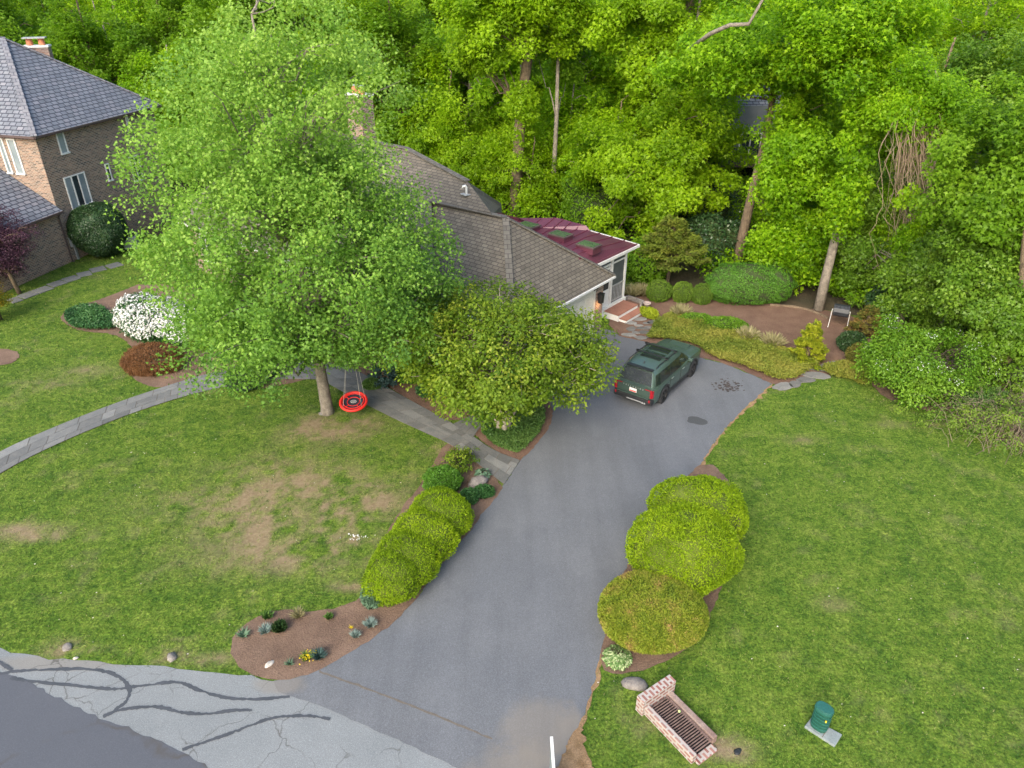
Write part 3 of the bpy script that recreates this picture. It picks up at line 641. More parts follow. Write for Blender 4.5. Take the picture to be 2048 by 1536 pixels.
for k in range(26):                                   # standing seams
    base = E2[:2] + pb * (.05 + k * .47) + pd * 1.5; run_ = []
    for j in range(90):
        q = base - pd * j * .1; z = onroof(*q)
        if z is not None: run_.append((q[0], q[1], z + .02))
        elif len(run_) > 2: break
    if len(run_) > 2:
        mb = MB()
        for a_i in range(0, len(run_) - 3, 3): mb.beam(run_[a_i], run_[min(a_i + 3, len(run_) - 1)], .035, .05)
        if mb.V: mb.build('seam', M['seam'], pr)
for u, v in ((1057, 444), (1121, 462), (1178, 477)):
    q = P(u, v, pz + hipH + .45); z = onroof(q[0], q[1]) or pz + hipH + .1; rz_ = math.atan2(pd[1], pd[0])
    mb = MB(); mb.box((q[0], q[1], z + .06), (.66, .95, .30), rz_); sk = mb.build('skylight', M['metal_roof'], pr)
    mb = MB(); mb.box((q[0], q[1], z + .235), (.74, 1.03, .06), rz_); mb.build('frame', M['dkgutter'], sk)
    mb = MB(); mb.box((q[0], q[1], z + .27), (.60, .88, .03), rz_); mb.build('pane', surf('skylight_glass', (.05, .09, .05), (.09, .14, .07), 2, .08), sk)
mb = MB(); mb.beam(ez0 + (0, 0, -.05), E2 + (0, 0, -.05), .12, .12); mb.beam(E2 + (0, 0, -.05), K + (0, 0, -.05), .10, .12); mb.build('gutter', M['gutter'], HP)
fz = .48; PW = lambda s, o, z: (E2[0] - pd[0] * (s + .38) + pn[0] * (o - .38), E2[1] - pd[1] * (s + .38) + pn[1] * (o - .38), z); rzp = math.atan2(pd[1], pd[0])
mb = MB(); WL_ = 4.6; bw = 5.2
fl = [PW(-.08, .06, 0)[:2], PW(WL_, .06, 0)[:2], PW(WL_, -bw, 0)[:2], PW(-.08, -bw, 0)[:2]]; mb.prism(fl, -.1, fz); mb.build('floor', M['white'], HP)
posts = [.06, 1.26, 2.5, 4.3]
mb = MB()
for s in posts: mb.box(PW(s, -.08, (fz + pz - .15) / 2 + .0), (.15, .15, pz - .15 - fz), rzp)
mb.box(PW(2.2, -.08, pz - .3), (4.6, .13, .3), rzp); mb.box(PW(.67, -.08, 2.62), (1.05, .09, .09), rzp); mb.box(PW(1.9, -.08, 2.62), (1.1, .09, .11), rzp); mb.box(PW(3.4, -.08, 2.62), (1.6, .09, .11), rzp)
for o in (-1.7, -3.4, -5.1): mb.box(PW(.06, o, (fz + pz - .15) / 2), (.17, .17, pz - .15 - fz), rzp)
mb.box(PW(.06, -2.6, pz - .3), (.13, 5.1, .3), rzp); mb.build('post_frame', M['white'], HP)
mb = MB(); mb.box(PW(.67, -.06, 1.78), (1.06, .02, 2.55), rzp); mb.box(PW(1.9, -.10, 2.8), (1.1, .012, .4), rzp); mb.box(PW(3.4, -.10, 1.75), (1.7, .012, 2.4), rzp); mb.box(PW(.06, -2.6, 1.8), (.012, 5.0, 2.5), rzp); mb.build('screen', M['screen'], HP)
mb = MB(); mb.box(PW(1.9, -.06, fz + 1.02), (1.02, .05, 2.02), rzp); dr = mb.build('screen_door', M['white'], HP)
mb = MB(); mb.box(PW(1.9, -.03, fz + 1.42), (.82, .02, 1.0), rzp); mb.build('pane', M['glass'], dr)
for s0, s1 in ((.15, 1.2), (2.65, 4.2)):
    mb = MB(); mb.box(PW((s0 + s1) / 2, -.03, fz + .92), (s1 - s0, .05, .06), rzp); mb.box(PW((s0 + s1) / 2, -.03, fz + .12), (s1 - s0, .05, .05), rzp)
    k = int((s1 - s0) / .12)
    for i in range(k): mb.box(PW(s0 + (i + .5) * (s1 - s0) / k, -.03, fz + .52), (.026, .03, .78), rzp)
    mb.build('railing', M['steel'] if s0 < 1 else M['white'], HP)
kids(HP)
# porch steps
ST = empty('porch_steps', (6, 32, 0), 'terracotta topped white porch steps, a wide landing and one tread', 'steps')
q1 = P(1237, 629, .34)[:2]; q2 = P(1271, 611, .34)[:2]
sdv = pd; c0 = P(1237, 632, .0)[:2]
def stepbox(name, s0, s1, o0, o1, z0, z1, base):
    pol = [base + pd * s0 + pn * o0, base + pd * s1 + pn * o0, base + pd * s1 + pn * o1, base + pd * s0 + pn * o1]
    mb = MB(); mb.prism(pol if True else pol, z0, z1 - .03); so = mb.build(name, M['white'], ST)
    mb = MB(); cx = sum(pol) / 4; pol2 = [cx + (p - cx) * 1.0 + (p - cx) / np.linalg.norm(p - cx) * .02 for p in pol]; mb.prism(pol2, z1 - .03, z1); mb.build('tread', M['terracotta'], ST)
base = P(1237, 631, .36)[:2]
stepbox('riser', .0, 1.75, -1.75, .0, .0, .36, base)
stepbox('riser', .1, 1.85, .0, .42, .0, .18, base)
kids(ST)
# --- house glimpsed through the woods
HB = empty('woodland_house', (22, 56, 0), 'grey house with dark deck railing glimpsed through the woods', 'house')
q = PY(1498, 290, 50); mb = MB(); mb.box((q[0] + 5, 56, 2.5), (13, 8, 9), .1); mb.build('wall', surf('grey_siding', (.10, .12, .14), (.15, .17, .19), .8, .8), HB)
mb = MB(); dk = (q[0], 50.2, q[2] - 1.0); mb.box((dk[0] + .5, dk[1], dk[2]), (5, 3.2, .25)); mb.build('deck', M['dkgutter'], HB)
mb = MB(); mb.box((dk[0] + .5, dk[1] - 1.55, dk[2] + 1.1), (5, .08, .08)); mb.box((dk[0] - 1.95, dk[1], dk[2] + 1.1), (.08, 3.1, .08))
for i in range(34): mb.box((dk[0] - 1.9 + i * .147, dk[1] - 1.55, dk[2] + .6), (.03, .03, 1.0))
mb.build('railing', M['black'], HB)
for s in (-1.8, .5, 2.8): mb = MB(); mb.box((dk[0] + s, dk[1] - 1.4, dk[2] / 2), (.16, .16, dk[2])); mb.build('post', M['dkgutter'], HB)
rf = MB(); hz = 7.0; rf.face([(q[0] - 2.2, 51.4, hz), (q[0] + 12.5, 52.6, hz), (q[0] + 10, 57, hz + 3.6), (q[0], 56, hz + 3.6)]); rf.face([(q[0] + 12.5, 52.6, hz), (q[0] + 11.5, 61, hz), (q[0] + 10, 57, hz + 3.6)]); rf.face([(q[0] - 2.2, 51.4, hz), (q[0], 56, hz + 3.6), (q[0] - 3, 60.5, hz)]); rf.face([(q[0] - 3, 60.5, hz), (q[0], 56, hz + 3.6), (q[0] + 10, 57, hz + 3.6), (q[0] + 11.5, 61, hz)])
rf.build('roof', M['slate'], HB)
for i in range(4): win(HB, 1 + i * 2.6, 2.4 + i * 2.6, 3.6, 5.2, (q[0] - 1.2, 51.3), np.array([.995, .0998]), np.array([.0998, -.995]), 2, .08, 'glass')
kids(HB)
# ------------------------------------------------------------ the car
def make_car():
    head = math.radians(53.4); f = P(1321, 807)[:2]; g = P(1383, 750)[:2]; c = (f + g) / 2; left = np.array([-math.sin(head), math.cos(head)]); c = c + left * .84
    car = empty('parked_car', (c[0], c[1], .012), 'dark green sport utility car parked on the driveway, seen from behind', 'car', rz=head)
    car.scale = (.925, .925, .925); paint = surf('green_car_paint', (.085, .135, .115), (.09, .142, .122), 1, .22, metal=.5)
    gl = surf('car_glass', (.012, .018, .016), (.02, .03, .026), 2, .04)
    rgl = surf('rear_glass', (.20, .23, .28), (.26, .30, .35), 2, .05, metal=.85)
    tl = surf('red_lens', (.22, .008, .016), (.30, .015, .025), 9, .15)
    xr, xf, R = -1.45, 1.45, .44
    xs = sorted(set([round(v, 3) for v in list(np.linspace(-2.5, 2.5, 51)) + [xr - R, xr + R, xf - R, xf + R]]))
    def wid(x): return .985 - .10 * max(0, (abs(x) - 1.9) / .6) ** 2 - (.05 * max(0, (x - 1.6) / .9) ** 1.5 if x > 1.6 else 0)
    def topz(x):
        if x > 1.05: return 1.17 - .13 * ((x - 1.05) / 1.45) ** 2.2
        return 1.10
    V, F = [], []
    for x in xs:
        w_ = wid(x); zb = .30
        for xc in (xr, xf):
            if abs(x - xc) < R: zb = max(zb, .40 + math.sqrt(R * R - (x - xc) ** 2))
        tz = topz(x); endk = max(0, (abs(x) - 2.3) / .2); zb = zb + .05 * endk; tz2 = tz - (.05 if x > 0 else .02) * endk
        row = [(w_ * .95, zb), (w_, max(zb + .02, .5)), (w_, max(zb + .03, .86)), (w_ * .985, max(zb + .04, .97)), (w_ * .955, tz2 - .045), (w_ * .86, tz2), (w_ * .5, tz2 + .025 * (x > 1.0)), (0, tz2 + .03 * (x > 1.0))]
        bend = lambda y: x - math.copysign(.07 * (abs(y) / w_) ** 3, x) * endk
        for s in (1, -1): V += [(bend(y), s * y, z) for y, z in row]
    nr = 8
    for i in range(len(xs) - 1):
        a = i * 16; b = a + 16
        for j in range(nr - 1):
            F.append((a + j, a + j + 1, b + j + 1, b + j)[::-1]); F.append((a + 8 + j, a + 8 + j + 1, b + 8 + j + 1, b + 8 + j))
    e = 0; F.append(tuple([e + j for j in range(8)] + [e + 8 + j for j in range(6, -1, -1)])); e = (len(xs) - 1) * 16; F.append(tuple([e + j for j in range(8)] + [e + 8 + j for j in range(6, -1, -1)])[::-1])
    # greenhouse
    bx = [-2.40, -1.90, -.95, .10, 1.14]; rx = [-2.06, -1.72, -.85, .02, .36]; rz = [1.66, 1.725, 1.755, 1.75, 1.70]; rw = [.64, .70, .72, .71, .66]; bwid = [.87, .95, .955, .94, .87]
    k = len(V)
    def ring(i):
        b = (bx[i], bwid[i], 1.08); m = (bx[i] + (rx[i] - bx[i]) * .80, bwid[i] + (rw[i] + .07 - bwid[i]) * .86, 1.08 + (rz[i] - .05 - 1.08) * .84); e_ = (rx[i], rw[i] + .03, rz[i] - .045); e2 = (rx[i] + (.03 if i == 0 else -.03 if i == 4 else 0), rw[i] - .07, rz[i]); c_ = (e2[0], 0, rz[i] + .02)
        return [b, m, e_, e2, c_]
    for i in range(5):
        rg_ = ring(i)
        for s in (1, -1): V += [(p[0], s * p[1], p[2]) for p in rg_]
    for i in range(4):
        a = k + i * 10; b = a + 10
        for j in range(4):
            F.append((a + j, a + j + 1, b + j + 1, b + j)[::-1]); F.append((a + 5 + j, a + 5 + j + 1, b + 5 + j + 1, b + 5 + j))
    for i, rv in ((0, False), (4, True)):
        a = k + i * 10
        for j in range(4):
            q = (a + j, a + j + 1, a + 5 + j + 1, a + 5 + j); F.append(q if not rv else q[::-1])
    body = newmesh('body', V, F, paint, None, True, False, car)
    m_ = body.modifiers.new('edge', 'EDGE_SPLIT'); m_.split_angle = math.radians(38)
    def quad(name, pts, mat, off=.012, parent=car, th=.01):
        """thin panel lying on the body"""
        p = [Vector(q) for q in pts]; n = (p[1] - p[0]).cross(p[2] - p[0]).normalized(); cc = Vector((0, 0, 1.0)); cen_ = sum(p, Vector()) / len(p)
        if n.dot(cen_ - cc) < 0: n = -n; p = p[::-1]
        mb = MB(); k2 = len(p); top = [q + n * off for q in p]; bot = [q - n * th for q in p]
        mb.V = [tuple(q) for q in top] + [tuple(q) for q in bot]; mb.F = [tuple(range(k2)), tuple(range(k2, 2 * k2))[::-1]] + [(i, k2 + i, k2 + (i + 1) % k2, (i + 1) % k2) for i in range(k2)]; mb.T = [0] * len(mb.F)
        return mb.build(name, mat, parent)
    rings = [ring(i) for i in range(5)]
    L_ = lambda a, b, t: tuple(a[i] * (1 - t) + b[i] * t for i in range(3))
    for s in (1, -1):
        S = lambda p: (p[0], s * p[1], p[2])
        for i, (u0, u1) in ((0, (.28, .99)), (1, (.01, .985)), (2, (.02, .98)), (3, (.02, .80))):
            A0, A1 = rings[i][0], rings[i][1]; B0, B1 = rings[i + 1][0], rings[i + 1][1]
            lo0, lo1 = L_(A0, B0, u0), L_(A0, B0, u1); hi0, hi1 = L_(A1, B1, u0 if i else .22), L_(A1, B1, u1 if i < 3 else .97)
            lo0, hi0 = L_(lo0, hi0, .07), L_(lo0, hi0, .97); lo1, hi1 = L_(lo1, hi1, .07), L_(lo1, hi1, .97)
            quad('window', [S(lo0), S(lo1), S(hi1), S(hi0)], gl)
    a0, a1 = rings[0][0], rings[0][2]
    rw_ = quad('rear_window', [(a0[0] + .01, -.78, 1.13), (a0[0] + .01, .78, 1.13), (a1[0] - .02, .62, 1.60), (a1[0] - .02, -.62, 1.60)], rgl, .02)
    b0, b1 = rings[4][0], rings[4][2]
    quad('windscreen', [(b0[0], -.80, 1.11), (b0[0], .80, 1.11), (b1[0], .62, 1.64), (b1[0], -.62, 1.64)], gl, .015)
    mb = MB(); mb.box((-2.03, 0, 1.695), (.20, 1.22, .035)); mb.build('spoiler', M['black'], car)
    quad('sunroof', [(-.42, -.48, 1.774), (.08, -.44, 1.768), (.08, .44, 1.768), (-.42, .48, 1.774)], gl, .008)
    for x0, x1 in ((-1.18, -.93), (-.85, -.58)): quad('sunroof', [(x0, -.46, 1.772), (x1, -.46, 1.776), (x1, .46, 1.776), (x0, .46, 1.772)], gl, .008)
    for s in (1, -1):
        mb = MB(); mb.tube([(-1.85, s * .66, 1.74), (-1.75, s * .665, 1.80), (-.8, s * .68, 1.82), (-.05, s * .665, 1.80), (.12, s * .655, 1.735)], .022, 6); mb.build('roof_rail', M['black'], car)
    for x in (-.95, -.12):
        mb = MB(); mb.beam((x, -.78, 1.86), (x, .78, 1.86), .07, .03)
        for s in (1, -1): mb.box((x, s * .69, 1.835), (.10, .12, .08))
        mb.build('roof_bar', M['black'], car)
    mb = MB(); mb.tube([(-1.72, 0, 1.745), (-1.66, 0, 1.80), (-1.60, 0, 1.745)], .02, 5); mb.build('antenna', M['black'], car)
    mb = MB()   # lower cladding
    for s in (1, -1):
        mb.box((0, s * .955, .385), (2.1, .07, .17))
    mb.build('sill_cladding', M['black'], car)
    for s in (1, -1):
        for xc in (xr, xf):
            mb = MB(); n = 18
            for j in range(n):
                a0_ = math.pi * j / n; a1_ = math.pi * (j + 1) / n
                p = lambda a, r, y: (xc + r * math.cos(a), s * y, .40 + r * math.sin(a))
                o1 = wid(xc) + .012
                mb.face([p(a0_, R - .02, o1), p(a0_, R + .06, o1), p(a1_, R + .06, o1), p(a1_, R - .02, o1)][::-s]); mb.face([p(a0_, R - .02, o1), p(a1_, R - .02, o1), p(a1_, R - .02, .70), p(a0_, R - .02, .70)])
            mb.build('wheel_arch', M['black'], car)
            wh = MB(); k0 = 28; prof = [(.26, -.12), (.37, -.125), (.395, -.10), (.40, 0), (.395, .10), (.37, .125), (.26, .12)]
            for r0, y0 in prof:
                for j in range(k0): a = 2 * math.pi * j / k0; wh.V.append((xc + r0 * math.cos(a), s * .87 + y0, .385 + r0 * math.sin(a)))
            for i in range(len(prof) - 1):
                for j in range(k0): a = i * k0 + j; b = i * k0 + (j + 1) % k0; wh.F.append((a, b, b + k0, a + k0)); wh.T.append(0)
            W_ = empty('wheel', (0, 0, 0), None, None); W_.parent = car
            for kk in ('label', 'category', 'group'):
                if kk in W_: del W_[kk]
            wh.build('tyre', surf('tyre_rubber', (.02, .02, .022), (.032, .032, .034), 6, .8), W_, smooth=True)
            rm = MB(); yo = s * .955; 
            for j in range(k0): a = 2 * math.pi * j / k0; rm.V.append((xc + .265 * math.cos(a), yo - s * .05, .385 + .265 * math.sin(a)))
            rm.F.append(tuple(range(k0))); rm.T.append(0)
            rm.build('wheel_shade_disc', M['dark'], W_)  # dark disc behind the spokes paints the shade inside the wheel
            rm = MB()
            for j in range(5):
                a = 2 * math.pi * j / 5 + .3
                for da_ in (-.16, .16): rm.beam((xc + .04 * math.cos(a), yo, .385 + .04 * math.sin(a)), (xc + .255 * math.cos(a + da_), yo, .385 + .255 * math.sin(a + da_)), .035, .04, up=(0, 1, 0))
            rm.tube([(xc + .258 * math.cos(2 * math.pi * j / 24), yo, .385 + .258 * math.sin(2 * math.pi * j / 24)) for j in range(25)], .014, 5)
            rm.tube([(xc, yo - .03, .385), (xc, yo + .03, .385)], .055, 10)
            rm.build('rim', surf('dark_rim', (.05, .052, .055), (.08, .082, .085), 4, .35, metal=.7), W_)
    mb = MB(); mb.box((0, 0, .42), (4.5, 1.5, .3)); mb.build('underbody', M['dark'], car)
    # rear end
    mb = MB(); mb.box((-2.475, 0, .41), (.12, 1.72, .22)); mb.box((-2.44, .84, .45), (.2, .16, .24), .25); mb.box((-2.44, -.84, .45), (.2, .16, .24), -.25); mb.build('rear_bumper', M['black'], car, bevel=.03)
    mb = MB(); mb.box((-2.545, -.1, .36), (.02, .7, .04)); mb.tube([(-2.56, -.50, .345), (-2.45, -.50, .345)], .04, 8); mb.tube([(-2.56, -.60, .345), (-2.45, -.60, .345)], .04, 8); mb.build('exhaust_trim', M['steel'], car)
    for s in (1, -1):
        mb = MB(); mb.box((-2.475, s * .83, .82), (.05, .10, .38), taper=.95); mb.box((-2.485, s * .66, .99), (.04, .24, .035)); mb.box((-2.42, s * .90, .82), (.10, .04, .34)); mb.build('tail_light', tl, car, bevel=.012)
        mb = MB(); mb.box((-2.53, s * .80, .50), (.04, .07, .12)); mb.build('reflector', tl, car)
        mb = MB(); mb.box((.82, s * 1.06, 1.17), (.16, .20, .14), s * .15, taper=.85); mb.box((.86, s * .97, 1.11), (.06, .12, .04)); mb.build('mirror', paint, car, bevel=.03)
        mb = MB(); mb.box((2.36, s * .78, .88), (.18, .20, .24)); mb.build('headlight', M['glass'], car, bevel=.03)
        for x in (-.78, .30): mb = MB(); mb.box((x, s * .995, .95), (.20, .03, .035)); mb.build('door_handle', surf('handle_chrome', (.25, .3, .28), (.3, .35, .33), 3, .3, metal=.5), car, bevel=.008)
        mb = MB()
        for x in (-.98, .06, 1.02): mb.box((x, s * .987, .70), (.010, .012, .56))
        mb.build('door_gap', M['dark'], car)
    mb = MB(); mb.box((-2.505, 0, .58), (.03, 1.5, .05)); mb.box((-2.50, 0, .555), (.02, 1.5, .01)); mb.build('tailgate_trim', paint, car)
    mb = MB(); mb.box((-2.51, 0, .80), (.02, .34, .17)); pl = mb.build('number_plate', M['white'], car)
    mb = MB(); mb.box((-2.522, 0, .755), (.006, .30, .05)); mb.build('plate_band', M['red'], pl)
    def text(body_, size, loc, rot, mat, parent, name='lettering', sp=1.0):
        cu = bpy.data.curves.new(name, 'FONT'); cu.body = body_; cu.size = size; cu.align_x = 'CENTER'; cu.extrude = .003; cu.space_character = sp
        o_ = bpy.data.objects.new(name, cu); COL.objects.link(o_); bpy.context.view_layer.update()
        me_ = bpy.data.meshes.new_from_object(o_.evaluated_get(bpy.context.evaluated_depsgraph_get())); bpy.data.objects.remove(o_)
        me_.materials.clear(); me_.materials.append(mat); o2 = bpy.data.objects.new(name, me_); COL.objects.link(o2); o2.location = loc; o2.rotation_euler = rot; o2.parent = parent; return o2
    text('TELLURIDE', .085, (-2.516, 0, .93), (math.radians(90), 0, math.radians(-90)), M['steel'], car, sp=2.6)
    mb = MB(); mb.box((1.7, 0, 1.17), (.9, .9, .012)); mb.build('bonnet_crease', paint, car, bevel=.005)
    mb = MB(); mb.beam((1.13, -.7, 1.165), (1.13, .7, 1.165), .08, .03); mb.build('wiper_cowl', M['black'], car)
    return text
text = make_car()

# ------------------------------------------------------------ saucer swing hung from the maple
sw = P(707, 803, .55); SW = empty('saucer_swing', tuple(sw), 'round red rimmed saucer swing with black centre hung on ropes', 'swing')
tilt = Matrix.Rotation(math.radians(14), 3, 'X')
def tl_(p): v = tilt @ Vector(p); return (v.x, v.y, v.z)
mb = MB(); mb.tube([tl_((.50 * math.cos(a), .50 * math.sin(a), 0)) for a in np.linspace(0, 2 * math.pi, 41)], .055, 8, cap=False); mb.build('rim', M['red'], SW, smooth=True)
mb = MB(); n = 36; mb.V = [tl_((0, 0, -.03))] + [tl_((.47 * math.cos(2 * math.pi * j / n), .47 * math.sin(2 * math.pi * j / n), 0)) for j in range(n)]; mb.F = [(0, 1 + j, 1 + (j + 1) % n) for j in range(n)]; mb.T = [0] * n; mb.build('mat', M['navy'], SW)
mb = MB(); mb.tube([tl_((.24 * math.cos(a), .24 * math.sin(a), .0)) for a in np.linspace(0, 2 * math.pi, 31)], .014, 5, cap=False)
for a in (.6, 2.5, 4.0, 5.4): mb.tube([tl_((.24 * math.cos(a), .24 * math.sin(a), 0)), tl_((.47 * math.cos(a), .47 * math.sin(a), .015))], .014, 5)
mb.tube([tl_((.40 * math.cos(a), .40 * math.sin(a), .03)) for a in np.linspace(0, 2 * math.pi, 41)], .02, 5, cap=False)
mb.build('piping', M['red'], SW)
mb = MB(); mb.tube([tl_((.11 * math.cos(a), .07 * math.sin(a) - .01, .012)) for a in np.linspace(0, 2 * math.pi, 21)], .008, 4, cap=False)
for i, h in enumerate((.05, .035, .045, .03, .04)): mb.box(tl_((-.06 + i * .03, -.01, .012)), (.014, h, .01))
mb.build('emblem', M['white'], SW)
hang = Vector((.15, .05, 3.4))
for a in (.55, 2.5, 3.9, 5.6):
    e_ = Vector(tl_((.47 * math.cos(a), .47 * math.sin(a), .03))); mb = MB(); mb.tube([tuple(e_), tuple(hang)], .006, 5); mb.build('rope', M['rope'], SW)

# ------------------------------------------------------------ storm drain of brick with an iron grate
dq = lambda u, v, z: P(1270 + u / 7.68, 1330 + v / 7.68, z)
Z = .30; A1 = dq(180, 590, Z)[:2]; A2 = dq(940, 1400, Z)[:2]; B1_ = dq(470, 330, Z)[:2]; B2_ = dq(1250, 1080, Z)[:2]
lu = (A2 - A1 + B2_ - B1_); lu /= np.linalg.norm(lu); cu_ = B1_ - A1 + (B2_ - A2); wid_ = abs(np.cross(lu, cu_ / 2)); cv = np.array([-lu[1], lu[0]]); cv = cv if np.dot(cv, cu_) > 0 else -cv
o0 = (A1 + B1_) / 2; Lg = float(np.linalg.norm(A2 - A1)); wg = float(wid_)
hand = 1 if lu[0] * cv[1] - lu[1] * cv[0] > 0 else -1
DG = empty('storm_drain', (o0[0], o0[1], 0), 'brick walled storm drain with a rusty barred grate in the lawn', 'drain', rz=math.atan2(lu[1], lu[0]))
ang = 0; D = lambda s, t, z: (s, hand * t, z)
M['brick_red'] = brickmat('old_red_brick', [(.17, .06, .05), (.27, .11, .09), (.22, .10, .085), (.30, .15, .125)], (.36, .33, .31), .22, .115, .03, noisec=(.33, .30, .28))
mb = MB(); mb.box(D(Lg / 2, -wg / 2, .12), (Lg, .135, .27), ang); mb.build('side_wall', M['brick_red'], DG, bevel=.015)
mb = MB(); mb.box(D(Lg / 2 - .04, wg / 2 + .02, .10), (Lg * .97, .15, .22), ang); mb.build('side_wall', surf('worn_brick', (.19, .125, .105), (.29, .23, .20), 3, .9, 30, bst=.7), DG, bevel=.02)
mb = MB(); mb.box(D(-.03, 0.02, .24), (.23, wg + .34, .52), ang); mb.build('head_wall', M['brick_red'], DG, bevel=.015)
mb = MB(); mb.box(D(Lg + .02, -.02, .03), (.2, wg - .1, .06), ang); mb.build('end_curb', M['brick_red'], DG, bevel=.02)
mb = MB(); mb.box(D(Lg / 2, 0, .022), (Lg - .05, wg - .14, .02), ang); mb.build('pit_shade_sheet', M['dark'], DG)  # black sheet above the ground, painted shade in place of a deep hole
mb = MB(); nb = 23
for i in range(nb): mb.box(D(.14 + (Lg - .22) * i / (nb - 1), 0, .175), (.017, wg - .16, .035), ang)
for s in (-1, 1): mb.box(D(Lg / 2, s * (wg / 2 - .10), .165), (Lg - .12, .03, .03), ang)
mb.build('grate', M['rust'], DG)
bq = dq(680, 712, .22); mb = MB(); mb.lathe([(.002, -.033), (.02, -.027), (.033, 0), (.02, .027), (.002, .033)], (bq[0], bq[1], .226), 12); tag(mb.build('tennis_ball', M['ball'], None, True), 'pale yellow green ball resting on the drain grate', 'ball')
# ------------------------------------------------------------ utility pedestal on its pad
uq = lambda u, v, z=0: P(1590 + u / 12.8, 1390 + v / 12.8, z)
k1, k2_, k3, k4 = [uq(*a, .05)[:2] for a in ((240, 800), (410, 590), (1210, 1010), (1020, 1310))]
mb = MB(); mb.prism([k1, k4, k3, k2_], -.02, .06); tag(mb.build('utility_box', M['concrete'], None, bevel=.015), 'flat grey utility box lid set in the lawn beside the green pedestal', 'utility box')
j1 = k1 * .42 + k4 * .58; j2 = k2_ * .42 + k3 * .58
mb = MB(); mb.beam((*j1, .062), (*j2, .062), .015, .006); 
sl_ = mb.build('lid_seam', M['joint'], bpy.data.objects['utility_box'])
pc = (uq(610, 860, .06) + uq(600, 760, .06)) / 2
PD = empty('utility_pedestal', (pc[0], pc[1], .06), 'green plastic utility pedestal with ribbed sides and yellow tag', 'pedestal', rz=math.atan2(*(k4 - k1)[::-1]))
def ov(a, b, n=24, e=2.6): return [(a * math.copysign(abs(math.cos(t)) ** (2 / e), math.cos(t)), b * math.copysign(abs(math.sin(t)) ** (2 / e), math.sin(t))) for t in np.linspace(0, 2 * math.pi, n, endpoint=False)]
mb = MB(); mb.prism(ov(.185, .135), 0, .58); mb.build('housing', M['greenbox'], PD)
mb = MB(); mb.prism(ov(.205, .155), .58, .66); mb.prism(ov(.19, .14), .66, .69); mb.build('lid', M['greenlid'], PD, bevel=.01)
mb = MB()
for i in range(5): mb.prism(ov(.197, .147), .08 + i * .10, .12 + i * .10)
mb.build('rib', M['greenlid'], PD)
mb = MB(); mb.box((.14, -.155, .47), (.03, .012, .07)); mb.build('tag', M['yellow'], PD)
# ------------------------------------------------------------ white sign board at the lower edge
ZS = 1.35; s1 = P(1103, 1473, ZS); s2 = P(1112, 1600, ZS)
mb = MB(); dS = (s2 - s1) / np.linalg.norm(s2 - s1); SG = empty('yard_sign', (s1[0], s1[1], 0), 'thin white sign board standing edge on beside the apron', 'sign')
mb.beam(s1 + (0, 0, -.03), s1 + dS * 1.1 + (0, 0, -.03), .06, .06); mb.build('top_rail', M['white'], SG)
mb = MB(); mb.beam(s1 + dS * .0 + (0, 0, -.68), s1 + dS * 1.1 + (0, 0, -.68), .03, 1.24); mb.build('panel', M['concrete'], SG)
mb = MB(); mb.beam(s1 + dS * .1 + (0, 0, -ZS + .0), s1 + dS * .1 + (0, 0, -1.0), .05, .05, up=(0, 1, 0)); mb.beam(s1 + dS + (0, 0, -ZS + .0), s1 + dS + (0, 0, -1.0), .05, .05, up=(0, 1, 0)); mb.build('post', M['white'], SG)
kids(SG)
# ------------------------------------------------------------ rocks
def rock(name, c, r, mat, label, cat, seed, sq=.55, group=None, sub=2):
    rr_ = np.random.default_rng(seed); import bmesh
    bm = bmesh.new(); bmesh.ops.create_icosphere(bm, subdivisions=sub, radius=1); ph = rr_.normal(0, 1, (6, 3)); am = rr_.uniform(.04, .13, 6)
    for v in bm.verts:
        k = 1 + sum(am[i] * math.sin(2.2 * float(np.dot(ph[i], v.co)) + i) for i in range(6)); v.co = Vector((v.co.x * r[0] * k, v.co.y * r[1] * k, max(v.co.z * r[0] * sq * k, -.25 * r[0])))
    me = bpy.data.meshes.new(name); bm.to_mesh(me); bm.free(); me.materials.append(mat); me.polygons.foreach_set('use_smooth', [True] * len(me.polygons))
    o = bpy.data.objects.new(name, me); COL.objects.link(o); o.location = (c[0], c[1], c[2] if len(c) > 2 else 0); o.rotation_euler[2] = rr_.uniform(0, 6.28)
    return tag(o, label, cat, group)
def rk(u, v, r, mat, label, seed, sq=.55, nm_='rock'): p = P(u, v); return rock(nm_, (p[0], p[1], r[0] * .1), r, M[mat], label, 'rock', seed, sq)
rk(1266, 1369, (.34, .24), 'rock', 'low brown grey fieldstone beside the brick storm drain', 1, .35).rotation_euler[2] = -.4
rk(134, 1296, (.16, .13), 'rock', 'rounded grey stone on the lawn edge at the far left of the road', 2)
rk(344, 1316, (.17, .12), 'rock', 'grey stone on bare soil at the lawn edge above the cracked road', 3)
rk(151, 1317, (.07, .05), 'paleRock', 'small white stone on the kerbless road edge', 4)
rk(539, 1329, (.13, .08), 'paleRock', 'pale angular stone lying on the front mulch bed', 5, .4)
rk(955, 968, (.33, .30), 'rock', 'grey boulder half hidden by green plants near the walk end', 6, .8)
rk(942, 985, (.18, .26), 'rock', 'narrow pinkish boulder beside the green plants near the walk end', 7, .6)
rk(645, 828, (.16, .12), 'rock', 'small stone at the foot of the maple trunk', 8)
rk(176, 633, (.30, .22), 'paleRock', 'grey stone in the dark groundcover left of the white azalea', 9)
rk(183, 617, (.25, .15), 'paleRock', 'flat stone at the back of the dark groundcover by the azalea', 10)
rk(1475, 1502, (.07, .10), 'black', 'small black cap in the lawn below the storm drain', 11, .4, 'valve_cap')
